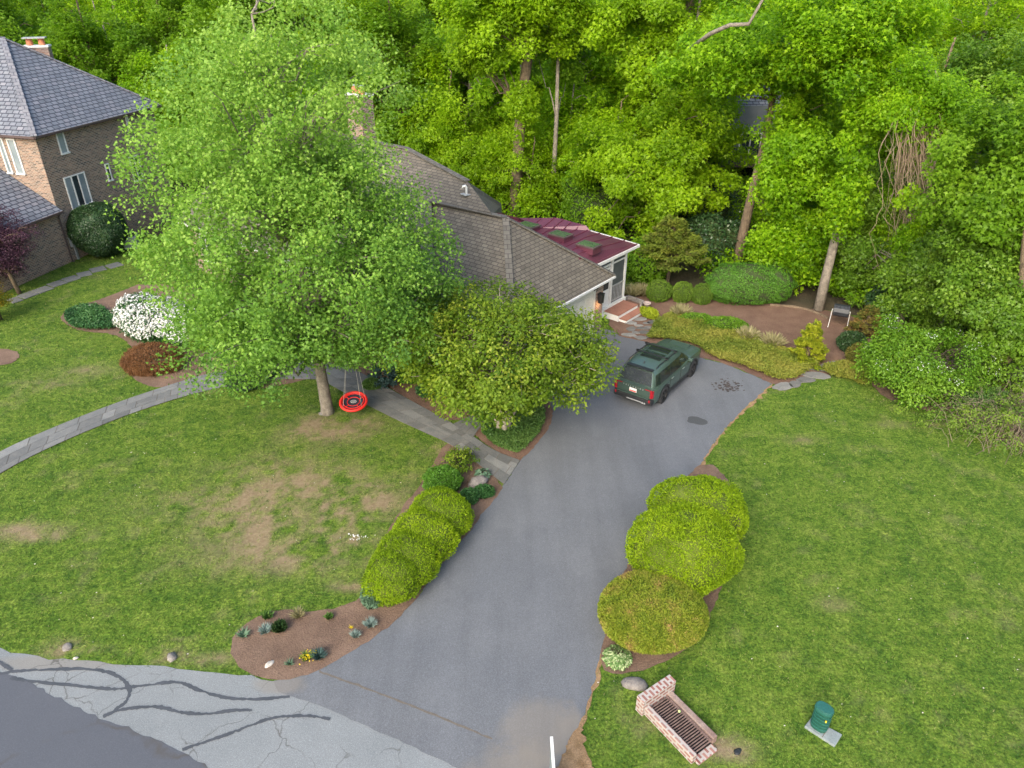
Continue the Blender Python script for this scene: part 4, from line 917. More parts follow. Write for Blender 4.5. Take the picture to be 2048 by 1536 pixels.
for i in range(26):
    if i == 0: gv = MB()
    p = P(715, 1075)[:2] + RNG.normal(0, 1, 2) * (.16, .09); s = RNG.uniform(.015, .045); gv.box((p[0], p[1], .02), (s, s * RNG.uniform(.5, 1), s * .6), RNG.uniform(0, 3))
tag(gv.build('white_gravel', M['white'], None), kind='stuff')
# flagstones laid loose: near the porch steps, and steps down the slope
def slabstone(name, u, v, rx_, ry_, seed, label, group, cat='stone'):
    p = P(u, v); mb = MB(); t_ = float(np.clip(np.random.default_rng(seed).normal(.5, .35), 0, 1.2))
    q = blob2((0, 0), rx_, ry_, np.random.default_rng(seed).uniform(-.4, .6), 14, .2, seed); mb.prism(q, 0, .035, t_)
    o = mb.build(name, M['flag'], None, bevel=.01); o.location = (p[0], p[1], .024); return tag(o, label, cat, group)
M['flag'] = surf('blue_green_flagstone', (.12, .125, .12), (.19, .185, .175), 3, .8, 30, tint=.4)
zf = lambda x, y: (1180 + x / 3.413, 480 + y / 3.413)
for i, (x, y, a, b) in enumerate([(278, 570, .36, .26), (280, 612, .36, .26), (265, 652, .44, .24), (313, 637, .26, .17), (345, 672, .40, .24), (378, 635, .42, .24), (360, 608, .40, .17), (345, 545, .5, .2), (330, 588, .3, .14), (400, 600, .34, .15), (430, 565, .5, .22), (400, 665, .22, .15), (470, 590, .38, .18), (385, 572, .26, .12)]):
    u, v = zf(x, y); slabstone('flagstone', u, v, a * .74, b * .8, 30 + i, 'irregular blue grey flagstone set in mulch below the porch steps', 'flagstones below the porch steps')
for i, (x, y, a, b, l) in enumerate([(1315, 1005, .62, .30, 'flat step stone at the grass corner beside the drive'), (1400, 988, .42, .26, 'second step stone up from the drive corner'), (1470, 960, .5, .26, 'third step stone up the slope from the drive corner'), (1535, 928, .75, .36, 'broad grey step stone between lawn and groundcover'), (1590, 888, .8, .25, 'upper step stone below the yellow conifer'), (1625, 858, .8, .22, 'topmost pale step stone at the mulch edge')]):
    u, v = zf(x, y); slabstone('step_stone', u, v, a * .85, b * .85, 50 + i, l, 'step stones up the planted slope')
zs = lambda x, y: (x / 6.4, 380 + y / 6.4)
for i, (x0, y0, x1, y1) in enumerate([(110, 1430, 270, 1378), (255, 1375, 460, 1300), (450, 1305, 650, 1232), (630, 1225, 830, 1160), (810, 1160, 1010, 1100), (980, 1090, 1180, 1048), (1150, 1032, 1360, 985), (1370, 985, 1560, 930)]):
    a = P(*zs(x0, y0 + 12))[:2]; b = P(*zs(x1, y1 + 12))[:2]; d_ = (b - a) / np.linalg.norm(b - a); nrm = np.array([-d_[1], d_[0]]) * .38; a2 = a + d_ * .05; b2 = b - d_ * .05
    mb = MB(); mb.prism([a2 - nrm, b2 - nrm, b2 + nrm, a2 + nrm], .0, .045, .3 + .1 * (i % 3)); tag(mb.build('paving_slab', M['paver'], None, bevel=.01), 'rectangular grey slab in the stepping path along the brick house', 'slab', 'slabs along the brick house')
pr_ = np.random.default_rng(77); q = np.c_[pr_.uniform(-16, 20, 900), pr_.uniform(9, 34, 900)]; ok = np.ones(900, bool)
for pl in NOGRASS: ok &= ~inside(q[:, 0], q[:, 1], pl)
q = q[ok][:230]; V = SH_ = np.array([(-.5, -.4, 0), (.5, -.3, 0), (.4, .5, 0), (-.4, .3, 0)])[None] * pr_.uniform(.015, .045, (len(q), 1, 1)) + np.c_[q, np.full(len(q), .045)][:, None, :]
me = fastmesh('fallen_petals', V, 4, surf('petal_and_leaf_bits', (.45, .40, .30), (.62, .60, .54), .9, .8), np.zeros(len(q))); tag(_o := bpy.data.objects.new('fallen_petals', me), kind='stuff'); COL.objects.link(_o)
# ------------------------------------------------------------ small yard things
pp = P(1293, 618); mb = MB(); mb.lathe([(.13, 0), (.16, .26), (.20, .28), (.20, .34), (.17, .34), (.16, .28)], (pp[0], pp[1], .02), 14); tag(mb.build('flower_pot', surf('weathered_pot', (.28, .22, .2), (.36, .3, .27), 4, .85, 30), None, True), 'small pale terracotta pot by the porch bed', 'pot')
pa = [P(*zf(x, y))[:2] for x, y in ((240, 412), (262, 405), (360, 440), (345, 465))]
mb = MB(); mb.beam((*pa[0], .12), (*pa[1], .12), .12, .22); mb.beam((*pa[1], .12), (*pa[2], .12), .12, .22); mb.beam((*pa[2], .12), (*pa[3], .12), .12, .22); tag(mb.build('planter_edging', M['rock'], None, bevel=.02), 'low stone edging of the little planter beside the porch steps', 'edging')
bqv = P(1675, 653); BQ = empty('compost_tumbler', (bqv[0], bqv[1], .02), 'black drum on white splayed legs at the mulch bed edge', 'composter', rz=-.45); BQ.scale = (.85, .85, .82)
mb = MB(); n = 10
for j in range(n): a = 2 * math.pi * j / n; mb.V.append((-.42, .36 * math.cos(a), 1.0 + .36 * math.sin(a)))
for j in range(n): a = 2 * math.pi * j / n; mb.V.append((.42, .36 * math.cos(a), 1.0 + .36 * math.sin(a)))
mb.F = [tuple(range(n)), tuple(range(n, 2 * n))[::-1]] + [(j, n + j, n + (j + 1) % n, (j + 1) % n) for j in range(n)]; mb.T = [0] * (n + 2)
mb.build('drum', surf('slate_black_plastic', (.018, .022, .028), (.035, .04, .05), 4, .5), BQ, bevel=.02)
mb = MB()
for i in range(4): mb.box((-.3 + i * .2, -.20, 1.31), (.07, .1, .03), rot=Matrix.Rotation(.6, 3, 'X'))
mb.build('vent_ridge', M['black'], BQ)
for s in (-1, 1):
    for t in (-1, 1): mb = MB(); mb.tube([(s * .47, 0, 1.02), (s * .49, t * .40, 0)], .016, 6); mb.build('leg', M['white'], BQ)
mb = MB(); mb.tube([(-.5, 0, 1.0), (.5, 0, 1.0)], .02, 6); mb.build('axle', M['steel'], BQ)
for (u, v, s) in ((266, 496, 1.0),):
    a = P(u, v); AC = empty('air_conditioner', (a[0], a[1], 0), 'grey outdoor air conditioner beside the round holly bush', 'air conditioner', rz=.3)
    mb = MB(); mb.box((0, 0, .42), (.8, .8, .76)); mb.build('housing', M['steel'], AC, bevel=.03)
    mb = MB(); mb.lathe([(.33, .80), (.33, .83), (.05, .85)], (0, 0, 0), 20)
    mb.build('fan_grille', M['black'], AC)
# timber edging round the back bed
te = smoothpoly([P(*zf(x, y))[:2] for x, y in ((1225, 450), (1310, 455), (1420, 465), (1500, 485), (1580, 520), (1640, 548))], 1, False)
for i in range(0, len(te) - 2, 2):
    if i == 0: mb = MB()
    mb.beam((*te[i], .06), (*te[min(i + 2, len(te) - 1)], .06), .10, .12)
tag(mb.build('timber_edging', M['bark_brown'], None, bevel=.01), 'low weathered timber edging along the back of the mulch bed', 'edging')
# ------------------------------------------------------------ foliage
SH = {'oval': np.array([(0, 0, 0), (.45, .30, .05), (1, 0, -.08), (.45, -.30, .05)]),
      'blade': np.array([(0, .10, 0), (1, 0, 0), (0, -.10, 0)]),
      'needle': np.array([(0, .05, 0), (1, 0, 0), (0, -.05, 0)]),
      'spray': np.array([(0, 0, 0), (.5, .20, .0), (1, .05, -.05), (.8, -.02, -.03), (.45, -.24, 0)]),
      'lobe': np.array([(0, 0, 0), (.30, .48, -.06), (.48, .16, .04), (1, 0, -.10), (.48, -.16, .04), (.30, -.48, -.06)]),
      'maple': np.array([(0, 0, 0), (.10, .18, 0), (.02, .45, -.05), (.38, .22, .02), (.55, .42, -.04), (.60, .13, .02), (1, 0, -.10), (.60, -.13, .02), (.55, -.42, -.04), (.38, -.22, .02), (.02, -.45, -.05), (.10, -.18, 0)])}
def unit(a): return a / np.maximum(np.linalg.norm(a, axis=-1, keepdims=True), 1e-9)
def leafset(pos, nrm, size, shape, r, dirv=None):
    n = len(pos); nrm = unit(nrm)
    t = dirv if dirv is not None else r.normal(0, 1, (n, 3)); t = unit(t - nrm * (t * nrm).sum(1, keepdims=True)); b = np.cross(nrm, t)
    s = SH[shape]; sz = (size * r.uniform(.65, 1.3, n))[:, None, None]
    return pos[:, None] + sz * (s[None, :, 0:1] * t[:, None] + s[None, :, 1:2] * b[:, None] + s[None, :, 2:3] * nrm[:, None])
def clusterleaves(cs, rad, n, size, shape, r, flat=.45, up=.9, out=.5, rnd=.55, ct=None, ctr=None, droop=0.0):
    """cs: cluster centres; every cluster is a shallow dome of leaves"""
    K = len(cs); d = unit(r.normal(0, 1, (K, n, 3))); u = r.uniform(0, 1, (K, n, 1)) ** .42
    off = d * u * np.asarray(rad).reshape(-1, 1, 1); hr = np.hypot(off[..., 0], off[..., 1])
    off[..., 2] = off[..., 2] * flat - droop * hr ** 2 / np.asarray(rad).reshape(-1, 1)
    pos = cs[:, None] + off
    nr = up * np.array([0, 0, 1.0]) + out * unit(pos - (ctr if ctr is not None else cs.mean(0))) + rnd * r.normal(0, 1, (K, n, 3))
    dirv = off * np.array([1, 1, .3]) + r.normal(0, .35, off.shape) * np.asarray(rad).reshape(-1, 1, 1) + np.array([0, 0, -.25])
    if ct is None: ct = r.uniform(.15, .85, K)
    tint = np.clip(ct[:, None] + r.normal(0, .14, (K, n)), 0, 1)
    return leafset(pos.reshape(-1, 3), nr.reshape(-1, 3), size, shape, r, dirv.reshape(-1, 3)), tint.reshape(-1)
def env(r, K, c, R, shell=(.5, 1.0), amp=.18, zmin=None, low=0):
    ph = r.normal(0, 1, (6, 3)); out = []
    while len(out) < K:
        d = unit(r.normal(0, 1, 3))
        k = 1 + amp * sum(math.sin(3.0 * float(ph[i] @ d) + i) for i in range(6)) / 2.2
        f = r.uniform(*shell) ** .7; p = np.array(c) + d * np.array(R) * k * f
        if d[2] < 0: p[:2] = np.array(c)[:2] + (p[:2] - np.array(c)[:2]) * (1 + low * d[2])
        if zmin is None or p[2] > zmin: out.append(p)
    return np.array(out)
def limbs(mb, r, trunk, cs, frac, r0, wob=.22, nseg=6, minz=0):
    minz = minz or .25 * max(p[2] for p in trunk)
    T = [np.array(p) for p in trunk]
    for c in cs[r.uniform(0, 1, len(cs)) < frac]:
        cand = [i for i in range(len(T)) if T[i][2] < c[2] - .25 * np.linalg.norm(c[:2] - T[i][:2]) and T[i][2] >= minz] or [next((i for i in range(len(T)) if T[i][2] >= minz), 1)]
        a = T[cand[-1]]; L = np.linalg.norm(c - a); pts = []
        for s in np.linspace(0, 1, nseg):
            q = a * (1 - s) + c * s; q = q + np.array([0, 0, 1]) * math.sin(s * math.pi) * L * .10 * (-1 if r.random() < .3 else 1) + (r.normal(0, wob * .12 * L ** .5, 3) if 0 < s < 1 else 0); pts.append(q)
        ra = min(r0, .012 * L + .01); mb.tube(pts, list(np.linspace(ra, .008, nseg)), 5, cap=False)
def treeobj(name, base, label, trunk, trunk_r, cs, rad, nleaf, size, shape, lm, bark, r, frac=.5, limb_r=.09, cat='tree', group=None, rel=True, ctr=None, minz=0, **kw):
    """trunk and cluster centres are relative to the base"""
    o = empty(name, tuple(base), label, cat, group)
    mb = MB(); mb.tube(trunk, trunk_r, 9); 
    if frac: limbs(mb, r, trunk, cs, frac, limb_r, minz=minz)
    mb.build('trunk', bark, o, smooth=True)
    V, t = clusterleaves(cs, rad, nleaf, size, shape, r, ctr=ctr, **kw)
    me = fastmesh('crown', V, V.shape[1], lm, t); c = bpy.data.objects.new('crown', me); COL.objects.link(c); c.parent = o
    return o
G = lambda *s: [(i / (len(s) - 1), c) for i, c in enumerate(s)]
LM = dict(
 wood=leafmat('woodland_leaf', G((.085, .20, .004), (.155, .32, .006), (.235, .42, .010), (.33, .52, .016)), trans=.52),
 wood2=leafmat('yellow_green_leaf', G((.12, .235, .004), (.21, .36, .006), (.31, .48, .012)), trans=.52),
 wood3=leafmat('mid_green_leaf', G((.08, .18, .008), (.14, .28, .012), (.21, .36, .020)), trans=.52),
 ivy=leafmat('ivy_leaf', G((.065, .15, .014), (.13, .25, .022), (.22, .36, .04)), rough=.4, trans=.45),
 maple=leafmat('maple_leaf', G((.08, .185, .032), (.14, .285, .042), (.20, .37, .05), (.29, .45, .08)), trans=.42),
 crape=leafmat('crape_leaf', G((.06, .13, .008), (.11, .195, .012), (.17, .26, .018), (.25, .31, .03))),
 gold=leafmat('golden_foliage', G((.095, .17, .004), (.195, .31, .005), (.32, .43, .010)), .7, .4),
 box=leafmat('boxwood_leaf', G((.05, .11, .01), (.10, .18, .015), (.16, .24, .025)), .6, .15),
 privet=leafmat('privet_leaf', G((.04, .12, .012), (.075, .19, .018), (.11, .25, .03)), .5, .25),
 holly=leafmat('holly_leaf', G((.012, .035, .012), (.025, .06, .02), (.06, .10, .03)), .35, .05),
 brown_yew=leafmat('browned_conifer', G((.06, .085, .01), (.12, .12, .02), (.20, .12, .035)), .8, .1),
 olivecon=leafmat('olive_conifer', G((.10, .10, .02), (.10, .15, .015), (.15, .20, .02), (.20, .22, .03)), .8, .2),
 goldcon=leafmat('gold_conifer', G((.12, .17, .008), (.22, .27, .010), (.31, .33, .02)), .7, .2),
 cover=leafmat('juniper_cover', G((.07, .11, .01), (.14, .18, .02), (.21, .21, .035)), .7, .15),
 dark=leafmat('dark_groundcover', G((.02, .07, .02), (.035, .11, .028), (.06, .15, .04)), .5, .1),
 pach=leafmat('green_groundcover', G((.04, .10, .02), (.07, .15, .03), (.11, .19, .045)), .5, .15),
 vib=leafmat('viburnum_leaf', G((.06, .15, .008), (.11, .235, .014), (.19, .33, .03)), .5, .3),
 whitef=leafmat('white_flower', G((.55, .56, .58), (.75, .76, .80)), .7, .2),
 burg=leafmat('burgundy_leaf', G((.030, .012, .024), (.055, .022, .04), (.09, .04, .065)), .55, .2, 1.0),
 orange=leafmat('rust_weeping_leaf', G((.12, .055, .022), (.18, .085, .035), (.24, .12, .05)), .6, .2, 1.0),
 forsy=leafmat('yellow_shrub_leaf', G((.15, .16, .01), (.32, .25, .012), (.46, .33, .02)), .6, .3),
 blue=leafmat('blue_fescue', G((.17, .24, .22), (.25, .33, .31)), .7, .1),
 bluegr=leafmat('grey_green_leaf', G((.07, .14, .085), (.14, .23, .15)), .6, .15),
 bspruce=leafmat('blue_spruce', G((.03, .07, .065), (.07, .13, .125)), .7, .1),
 hosta=leafmat('variegated_leaf', G((.06, .14, .03), (.14, .24, .07), (.42, .48, .26)), .5, .15),
 yflower=leafmat('yellow_flower', G((.6, .45, .01), (.75, .6, .02)), .6, .1),
 straw=leafmat('dry_grass_leaf', G((.20, .19, .08), (.34, .31, .18)), .8, .2),
 lawnb=leafmat('grass_blade', G((.034, .094, .014), (.088, .168, .020), (.17, .25, .036), (.32, .29, .15)), .7, .2, 1.1))
M['twigs'] = surf('dark_twigs', (.03, .025, .015), (.06, .05, .03), 3, .95, 20)
M['core_green'] = surf('shaded_inner_foliage', (.02, .035, .008), (.035, .055, .012), 4, .95, 20)  # darker leaf tone: interior shade put into the core colour
M['core_gold'] = surf('shaded_inner_gold', (.07, .10, .008), (.11, .15, .012), 4, .95, 20)  # interior shade as colour again, for the golden shrubs
def blobcore(parent, ells, mat, base, k=.86):  # solid dark blob inside the leaves, standing in for the shaded interior
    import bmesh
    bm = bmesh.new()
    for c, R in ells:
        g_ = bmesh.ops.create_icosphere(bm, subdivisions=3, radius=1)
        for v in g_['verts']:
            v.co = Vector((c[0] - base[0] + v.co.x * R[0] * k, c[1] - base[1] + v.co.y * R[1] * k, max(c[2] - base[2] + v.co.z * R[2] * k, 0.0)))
    me = bpy.data.meshes.new('dark_core'); bm.to_mesh(me); bm.free(); me.materials.append(mat); me.polygons.foreach_set('use_smooth', [True] * len(me.polygons))
    o = bpy.data.objects.new('dark_core', me); COL.objects.link(o); o.parent = parent
def bush(name, ells, label, cat, n, size, shape, lm, r, core='core_green', out=1.0, up=.25, rnd=.5, depth=.12, group=None, lumps=0, lr=.35, clump=9, dirout=True, k=.86, extra=None, tamp=.3):
    """ells: [(centre, radii)]; leaves cover the surface of their union"""
    c0_ = np.array(ells[0][0], float); base = (float(c0_[0]), float(c0_[1]), 0.0); o = empty(name, base, label, cat, group)
    E = [(np.array(c, float), np.array(R, float)) for c, R in ells]
    if lumps:
        E2 = []
        for c, R in E:
            for i in range(lumps):
                d = unit(r.normal(0, 1, 3)); d[2] = abs(d[2]) * .9 - .15; E2.append((c + d * R * (1 - lr * .55), np.full(3, R.min() * lr) * r.uniform(.8, 1.25)))
        E = E + E2
    w_ = np.array([(R[0] * R[1] * R[0] * R[2] * R[1] * R[2]) ** (1 / 3) for c, R in E]); w_ /= w_.sum()
    P_, N_, T_ = [], [], []
    ph = r.normal(0, 1, (5, 3))
    for (c, R), wt_ in zip(E, w_):
        m = int(n * wt_ * 1.5); d = unit(r.normal(0, 1, (m, 3))); p = c + d * R * (1 - depth * r.uniform(0, 1, (m, 1)) ** 1.5) * (1 + .035 * np.sin(clump * (d @ ph.T)).sum(1, keepdims=True)); nn = unit(d / R)
        ok = p[:, 2] > .02
        for c2, R2_ in E:
            if c2 is c: continue
            ok &= (((p - c2) / R2_) ** 2).sum(1) > .80
        P_.append(p[ok]); N_.append(nn[ok]); T_.append(np.full(ok.sum(), r.normal(.5, .12 if lumps else .03)))
    P_ = np.concatenate(P_); N_ = np.concatenate(N_); T_ = np.concatenate(T_)
    T_ = T_ + tamp * (fbm(P_[:, 0] * 1.3 + P_[:, 2] * .5, P_[:, 1] * 1.3 + P_[:, 2] * .4, 2.6, 5) - .5) * 2 + r.normal(0, .13, len(P_))
    m = len(P_)
    if dirout: nr = r.normal(0, 1, (m, 3)) + up * np.array([0, 0, 1]); dv = N_ * out + r.normal(0, rnd, (m, 3)) + np.array([0, 0, up])
    else: nr = N_ * out + r.normal(0, rnd, (m, 3)) + np.array([0, 0, up]); dv = None
    V = leafset(P_ - np.array(base), nr, size, shape, r, dv)
    me = fastmesh('foliage', V, V.shape[1], lm, np.clip(T_, 0, 1)); f = bpy.data.objects.new('foliage', me); COL.objects.link(f); f.parent = o
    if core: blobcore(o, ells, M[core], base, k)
    if extra:   # blossoms
        fr, es, el, elm = extra; top = np.where(N_[:, 2] > -.3)[0]; pick = r.choice(top, int(len(top) * fr), replace=False); q = P_[pick]; cl = fbm(q[:, 0] * 1.0, q[:, 1] + q[:, 2], 1.7, 8) > el
        q = q[cl]; nq = N_[pick][cl]; V = leafset(q + nq * .04 - np.array(base), nq + r.normal(0, .4, q.shape), es, 'oval', r); me = fastmesh('blossom', V, 4, elm, r.uniform(0, 1, len(V))); f = bpy.data.objects.new('blossom', me); COL.objects.link(f); f.parent = o
    return o
def cover(name, poly, n, size, h, lm, shape, r, label=None, hfun=None, up=.8, kind='stuff', rnd=.5):
    p = np.array(poly)[:, :2]; lo, hi = p.min(0), p.max(0); q = []
    while sum(len(a) for a in q) < n:
        a = r.uniform(lo, hi, (n, 2)); q.append(a[inside(a[:, 0], a[:, 1], poly)])
    q = np.concatenate(q)[:n]; b = fbm(q[:, 0], q[:, 1], 1.4, 4); hh = h * (.45 + .9 * b) * r.uniform(.6, 1, n)
    if hfun is not None: hh = hh * hfun(q)
    pos = np.c_[q, hh]; V = leafset(pos, r.normal(0, rnd, (n, 3)) + np.array([0, 0, up]), size, shape, r)
    t = np.clip(.5 + (fbm(q[:, 0], q[:, 1], .9, 6) - .5) * 1.6 + r.normal(0, .15, n), 0, 1)
    me = fastmesh(name, V, V.shape[1], lm, t); o = bpy.data.objects.new(name, me); COL.objects.link(o); tag(o, label, None, None, kind); return o

# --- lawn blades: fine tufts over the turf, thin where it is bare
def lawnblades():
    r = np.random.default_rng(3); out = []; T = []
    for dens, y0, y1, hgt in ((170, 9, 17, .058), (110, 17, 25, .068), (60, 25, 44, .085)):
        xw = .72 * (y1 + 6) + 1; A = (2 * xw) * (y1 - y0); n = int(A * dens)
        x = r.uniform(-xw, xw, n); y = r.uniform(y0, y1, n); ok = np.abs(x) < .72 * (y + 7)
        for pl in NOGRASS:
            b = np.array([q[:2] for q in pl]); bb = (x > b[:, 0].min()) & (x < b[:, 0].max()) & (y > b[:, 1].min()) & (y < b[:, 1].max()) & ok
            if bb.any(): ii = np.where(bb)[0]; ok[ii[inside(x[ii], y[ii], pl)]] = False
        x, y = x[ok], y[ok]; bf = bare(x, y); keep = r.uniform(0, 1, len(x)) > bf * .85; x, y, bf = x[keep], y[keep], bf[keep]
        k = 3; n = len(x); px_ = np.repeat(x, k) + r.normal(0, .03, n * k); py_ = np.repeat(y, k) + r.normal(0, .03, n * k)
        d = r.normal(0, .75, (n * k, 3)); d[:, 2] = 1.0; nr = np.cross(d, r.normal(0, 1, d.shape))
        V = leafset(np.c_[px_, py_, np.full(n * k, .0)], nr, hgt, 'blade', r, d); V[..., 1, :] = V[..., 1, :]
        s = SH['blade']; out.append(V)
        t = .33 + (fbm(np.repeat(x, k), np.repeat(y, k), .45, 12) - .5) * 1.0 + (fbm(np.repeat(x, k), np.repeat(y, k), 2.0, 14) - .5) * 1.5 + (fbm(np.repeat(x, k), np.repeat(y, k), 6.5, 17, 3) - .5) * 1.7 + np.repeat(r.normal(0, .13, n), k) + r.normal(0, .10, n * k); t = np.clip(t, 0, .7); t = np.where(r.uniform(0, 1, n * k) < np.repeat(bf, k) * .6 + .03, .95, t); T.append(t)
    V = np.concatenate(out); me = fastmesh('grass', V, 3, LM['lawnb'], np.concatenate(T)); o = bpy.data.objects.new('grass', me); COL.objects.link(o); tag(o, 'mown lawn grass on both sides of the driveway', 'grass', None, 'stuff')
lawnblades()

# --- the big maple
r = np.random.default_rng(11)
bp = P(655, 825); mtr = [(0, 0, -.1), (.0, .02, .25), (-.03, .05, 1.2), (-.08, .1, 2.6), (-.15, .1, 4.5), (-.25, .05, 7), (-.35, 0, 9.5), (-.45, 0, 12), (-.5, 0, 14)]
cA = env(r, 720, (.42, -.2, 6.4), (5.2, 4.9, 5.2), (.35, 1.0), .14, 1.9)
cB = env(r, 330, (-.5, 0, 11.0), (4.2, 3.8, 4.0), (.3, 1.0), .16)
cC = env(r, 16, (3.6, 1.6, 4.8), (1.8, 1.2, .7), (.3, 1.0), .2)          # low spray over the garage roof
lowL = np.array([(-3.4 - .15 * i, -2.6 + .3 * (i % 3), 1.6 + .25 * (i % 4)) for i in range(7)])
cL = env(r, 190, (-.1, -.3, 4.5), (5.3, 4.2, 1.9), (.4, 1.0), .14, 3.0)
mc = np.concatenate([cA, cB, cC, lowL, cL]); mu = np.array([Qx(c_ + np.array([bp[0], bp[1], -.5])) for c_ in mc]); mc = mc[~((mu[:, 1] > 742) & (mu[:, 0] > 560)) & ~(mu[:, 1] > 800)]
mr = r.uniform(.42, .92, len(mc))
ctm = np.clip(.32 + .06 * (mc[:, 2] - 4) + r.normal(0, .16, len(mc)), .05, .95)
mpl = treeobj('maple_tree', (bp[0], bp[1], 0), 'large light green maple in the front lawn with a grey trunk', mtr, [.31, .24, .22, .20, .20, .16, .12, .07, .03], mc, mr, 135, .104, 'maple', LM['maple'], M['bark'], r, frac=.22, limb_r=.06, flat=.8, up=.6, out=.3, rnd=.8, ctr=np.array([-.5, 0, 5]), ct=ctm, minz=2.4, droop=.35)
# --- the crape myrtle
r = np.random.default_rng(12); cp = P(1008, 862)
o = empty('crape_myrtle', (cp[0], cp[1], 0), 'broad yellow green multi stemmed small tree between path and driveway', 'tree')
cc_ = env(r, 430, (-.1, .2, 3.35), (4.1, 3.5, 2.1), (.4, 1.0), .12, 1.55); rr2 = r.uniform(.38, .72, len(cc_))
mb = MB()
for i, (ax, ay) in enumerate(((-.35, 0), (-.12, .12), (.12, .02), (.32, .1), (.05, -.1))):
    tr = [(ax * .45, ay, -.05), (ax * .7, ay, .5), (ax * 2.0, ay * 2 + .1, 1.3), (ax * 3.6, ay * 5, 2.2), (ax * 5, ay * 8, 3.1)]; mb.tube(tr, [.13, .10, .085, .06, .03], 8); limbs(mb, r, tr, cc_[i::5], .35, .045, minz=.5)
mb.build('trunk', M['bark_pale'], o, smooth=True)
V, t = clusterleaves(cc_, rr2 * .88, 130, .125, 'oval', r, flat=.8, up=.8, out=.6, rnd=.6, ctr=np.array([0, 0, 1.5]), ct=np.clip(r.normal(.5, .2, len(cc_)), 0, 1)); me = fastmesh('crown', V, 4, LM['crape'], t); c = bpy.data.objects.new('crown', me); COL.objects.link(c); c.parent = o

# --- woodland trees: prototypes with shared meshes
WP = []
def woodproto(seed, H, R, K, lm, bark, shape='lobe', size=.215, n=210, z0=2.5, rad=(.5, 1.1), drop=.35, flat=.8):
    r = np.random.default_rng(seed); zc = (z0 + H) / 2
    K = int(K * 1.35); cs = env(r, K, (r.normal(0, .4), r.normal(0, .4), zc), (R, R, (H - z0) / 2), (.3, 1), .2, z0 * .8)
    lean = r.normal(0, .03, 2); tr = [(lean[0] * z + r.normal(0, .06), lean[1] * z + r.normal(0, .06), z) for z in np.linspace(-.2, H * .93, 9)]
    rt = .022 * H ** .9
    return tr, [rt * 1.0] + list(np.linspace(rt * .8, .05, 8)), cs, r.uniform(*rad, len(cs)), n, size, shape, lm, bark, r, dict(flat=flat, droop=drop, up=.55, out=.75, rnd=.6, ctr=np.array([0, 0, zc * .7]))
specs = [(101, 17, 4.4, 150, 'wood', 'bark', .6), (102, 18, 4.9, 165, 'wood', 'bark_brown', 1.0), (103, 16, 4.2, 140, 'wood2', 'bark', .8), (104, 14, 3.8, 125, 'wood3', 'bark_brown', .5), (105, 19, 4.7, 160, 'wood2', 'bark', 1.2), (106, 10, 3.5, 95, 'wood', 'bark', .3), (107, 8, 3.1, 80, 'wood2', 'bark_brown', .2), (108, 12, 3.6, 105, 'ivy', 'bark_brown', .6)]
KIND = ['tall bright green tree', 'tall broad crowned green tree', 'yellow green leafy tree', 'mid green leafy tree', 'tall yellow green tree', 'low bright green young tree', 'low yellow green young tree', 'dark green vine covered tree']
def place_label(k, p):
    u, v = Qx((p[0], p[1], 6.0)); dep = 'at the front edge' if p[1] < 47 or (p[0] < -5 and p[1] < 60) else ('in the second rank' if p[1] < 62 else 'deep')
    bins = [(70, 'above the brick house apex'), (150, 'above the brick house roof'), (240, 'beyond the brick house eave'), (330, 'right of the brick house'), (430, 'behind the maple, upper left'), (520, 'behind the maple top'), (610, 'behind the maple, upper right'), (690, 'left of the shingled house chimney'), (760, 'behind the shingled house chimney'), (840, 'above the main ridge'), (920, 'above the roof vent'), (1000, 'left of the thick leaning trunk'), (1070, 'at the thick leaning trunk'), (1140, 'right of the slender grey trunk'), (1220, 'above the purple roof'), (1300, 'above the porch corner'), (1380, 'above the olive conifer'), (1450, 'above the boxwoods'), (1530, 'at the leaning grey trunk'), (1600, 'above the clipped hedge'), (1680, 'left of the tall pale trunk'), (1750, 'right of the tall pale trunk'), (1830, 'above the black composter'), (1900, 'beside the dead vines'), (1980, 'above the viburnum'), (99999, 'at the right edge')]
    loc = next(t for q, t in bins if u < q); dep = {'at the front edge': 'at woods edge', 'in the second rank': 'in second rank', 'deep': 'deep in woods'}[dep]
    return f'{KIND[k]} {dep} {loc}'
for k, (sd_, H, R, K, lm, bk, z0) in enumerate(specs):
    tr, trr, cs, rad, n, size, shape, lmm, bkm, r, kw = woodproto(sd_, H, R, K, LM[lm], M[bk], z0=z0)
    if lm == 'ivy': n, size = 400, .18
    WP.append(treeobj('woodland_tree', (0, 200 + 12 * k, 0), 'x', tr, trr, cs, rad, n, size, shape, lmm, bkm, r, frac=.35, limb_r=.11, group='trees of the woods', **kw))
r = np.random.default_rng(21); used = [False] * len(WP)
def put(k, x, y, s=1.0, sz=None, rz=None):
    lab = place_label(k, (x, y)); rz = r.uniform(0, 6.28) if rz is None else rz; scl = (s, s, s if sz is None else sz)
    if not used[k]: o = WP[k]; o.location = (x, y, 0); o.rotation_euler[2] = rz; o.scale = scl; o['label'] = lab; used[k] = True
    else: o = copy_tree(WP[k], (x, y, 0), rz, scl, lab)
    return o
def yfront(x):
    pts = [(-60, 66), (-30, 62), (-24, 60), (-14, 58), (-3, 55.5), (4, 50), (8, 47), (13, 45), (18, 41), (22, 37), (25, 33), (32, 29), (60, 26)]
    return np.interp(x, [p[0] for p in pts], [p[1] for p in pts])
TREES = []
def far_enough(x, y, d): return all((x - a) ** 2 + (y - b) ** 2 > d * d for a, b in TREES)
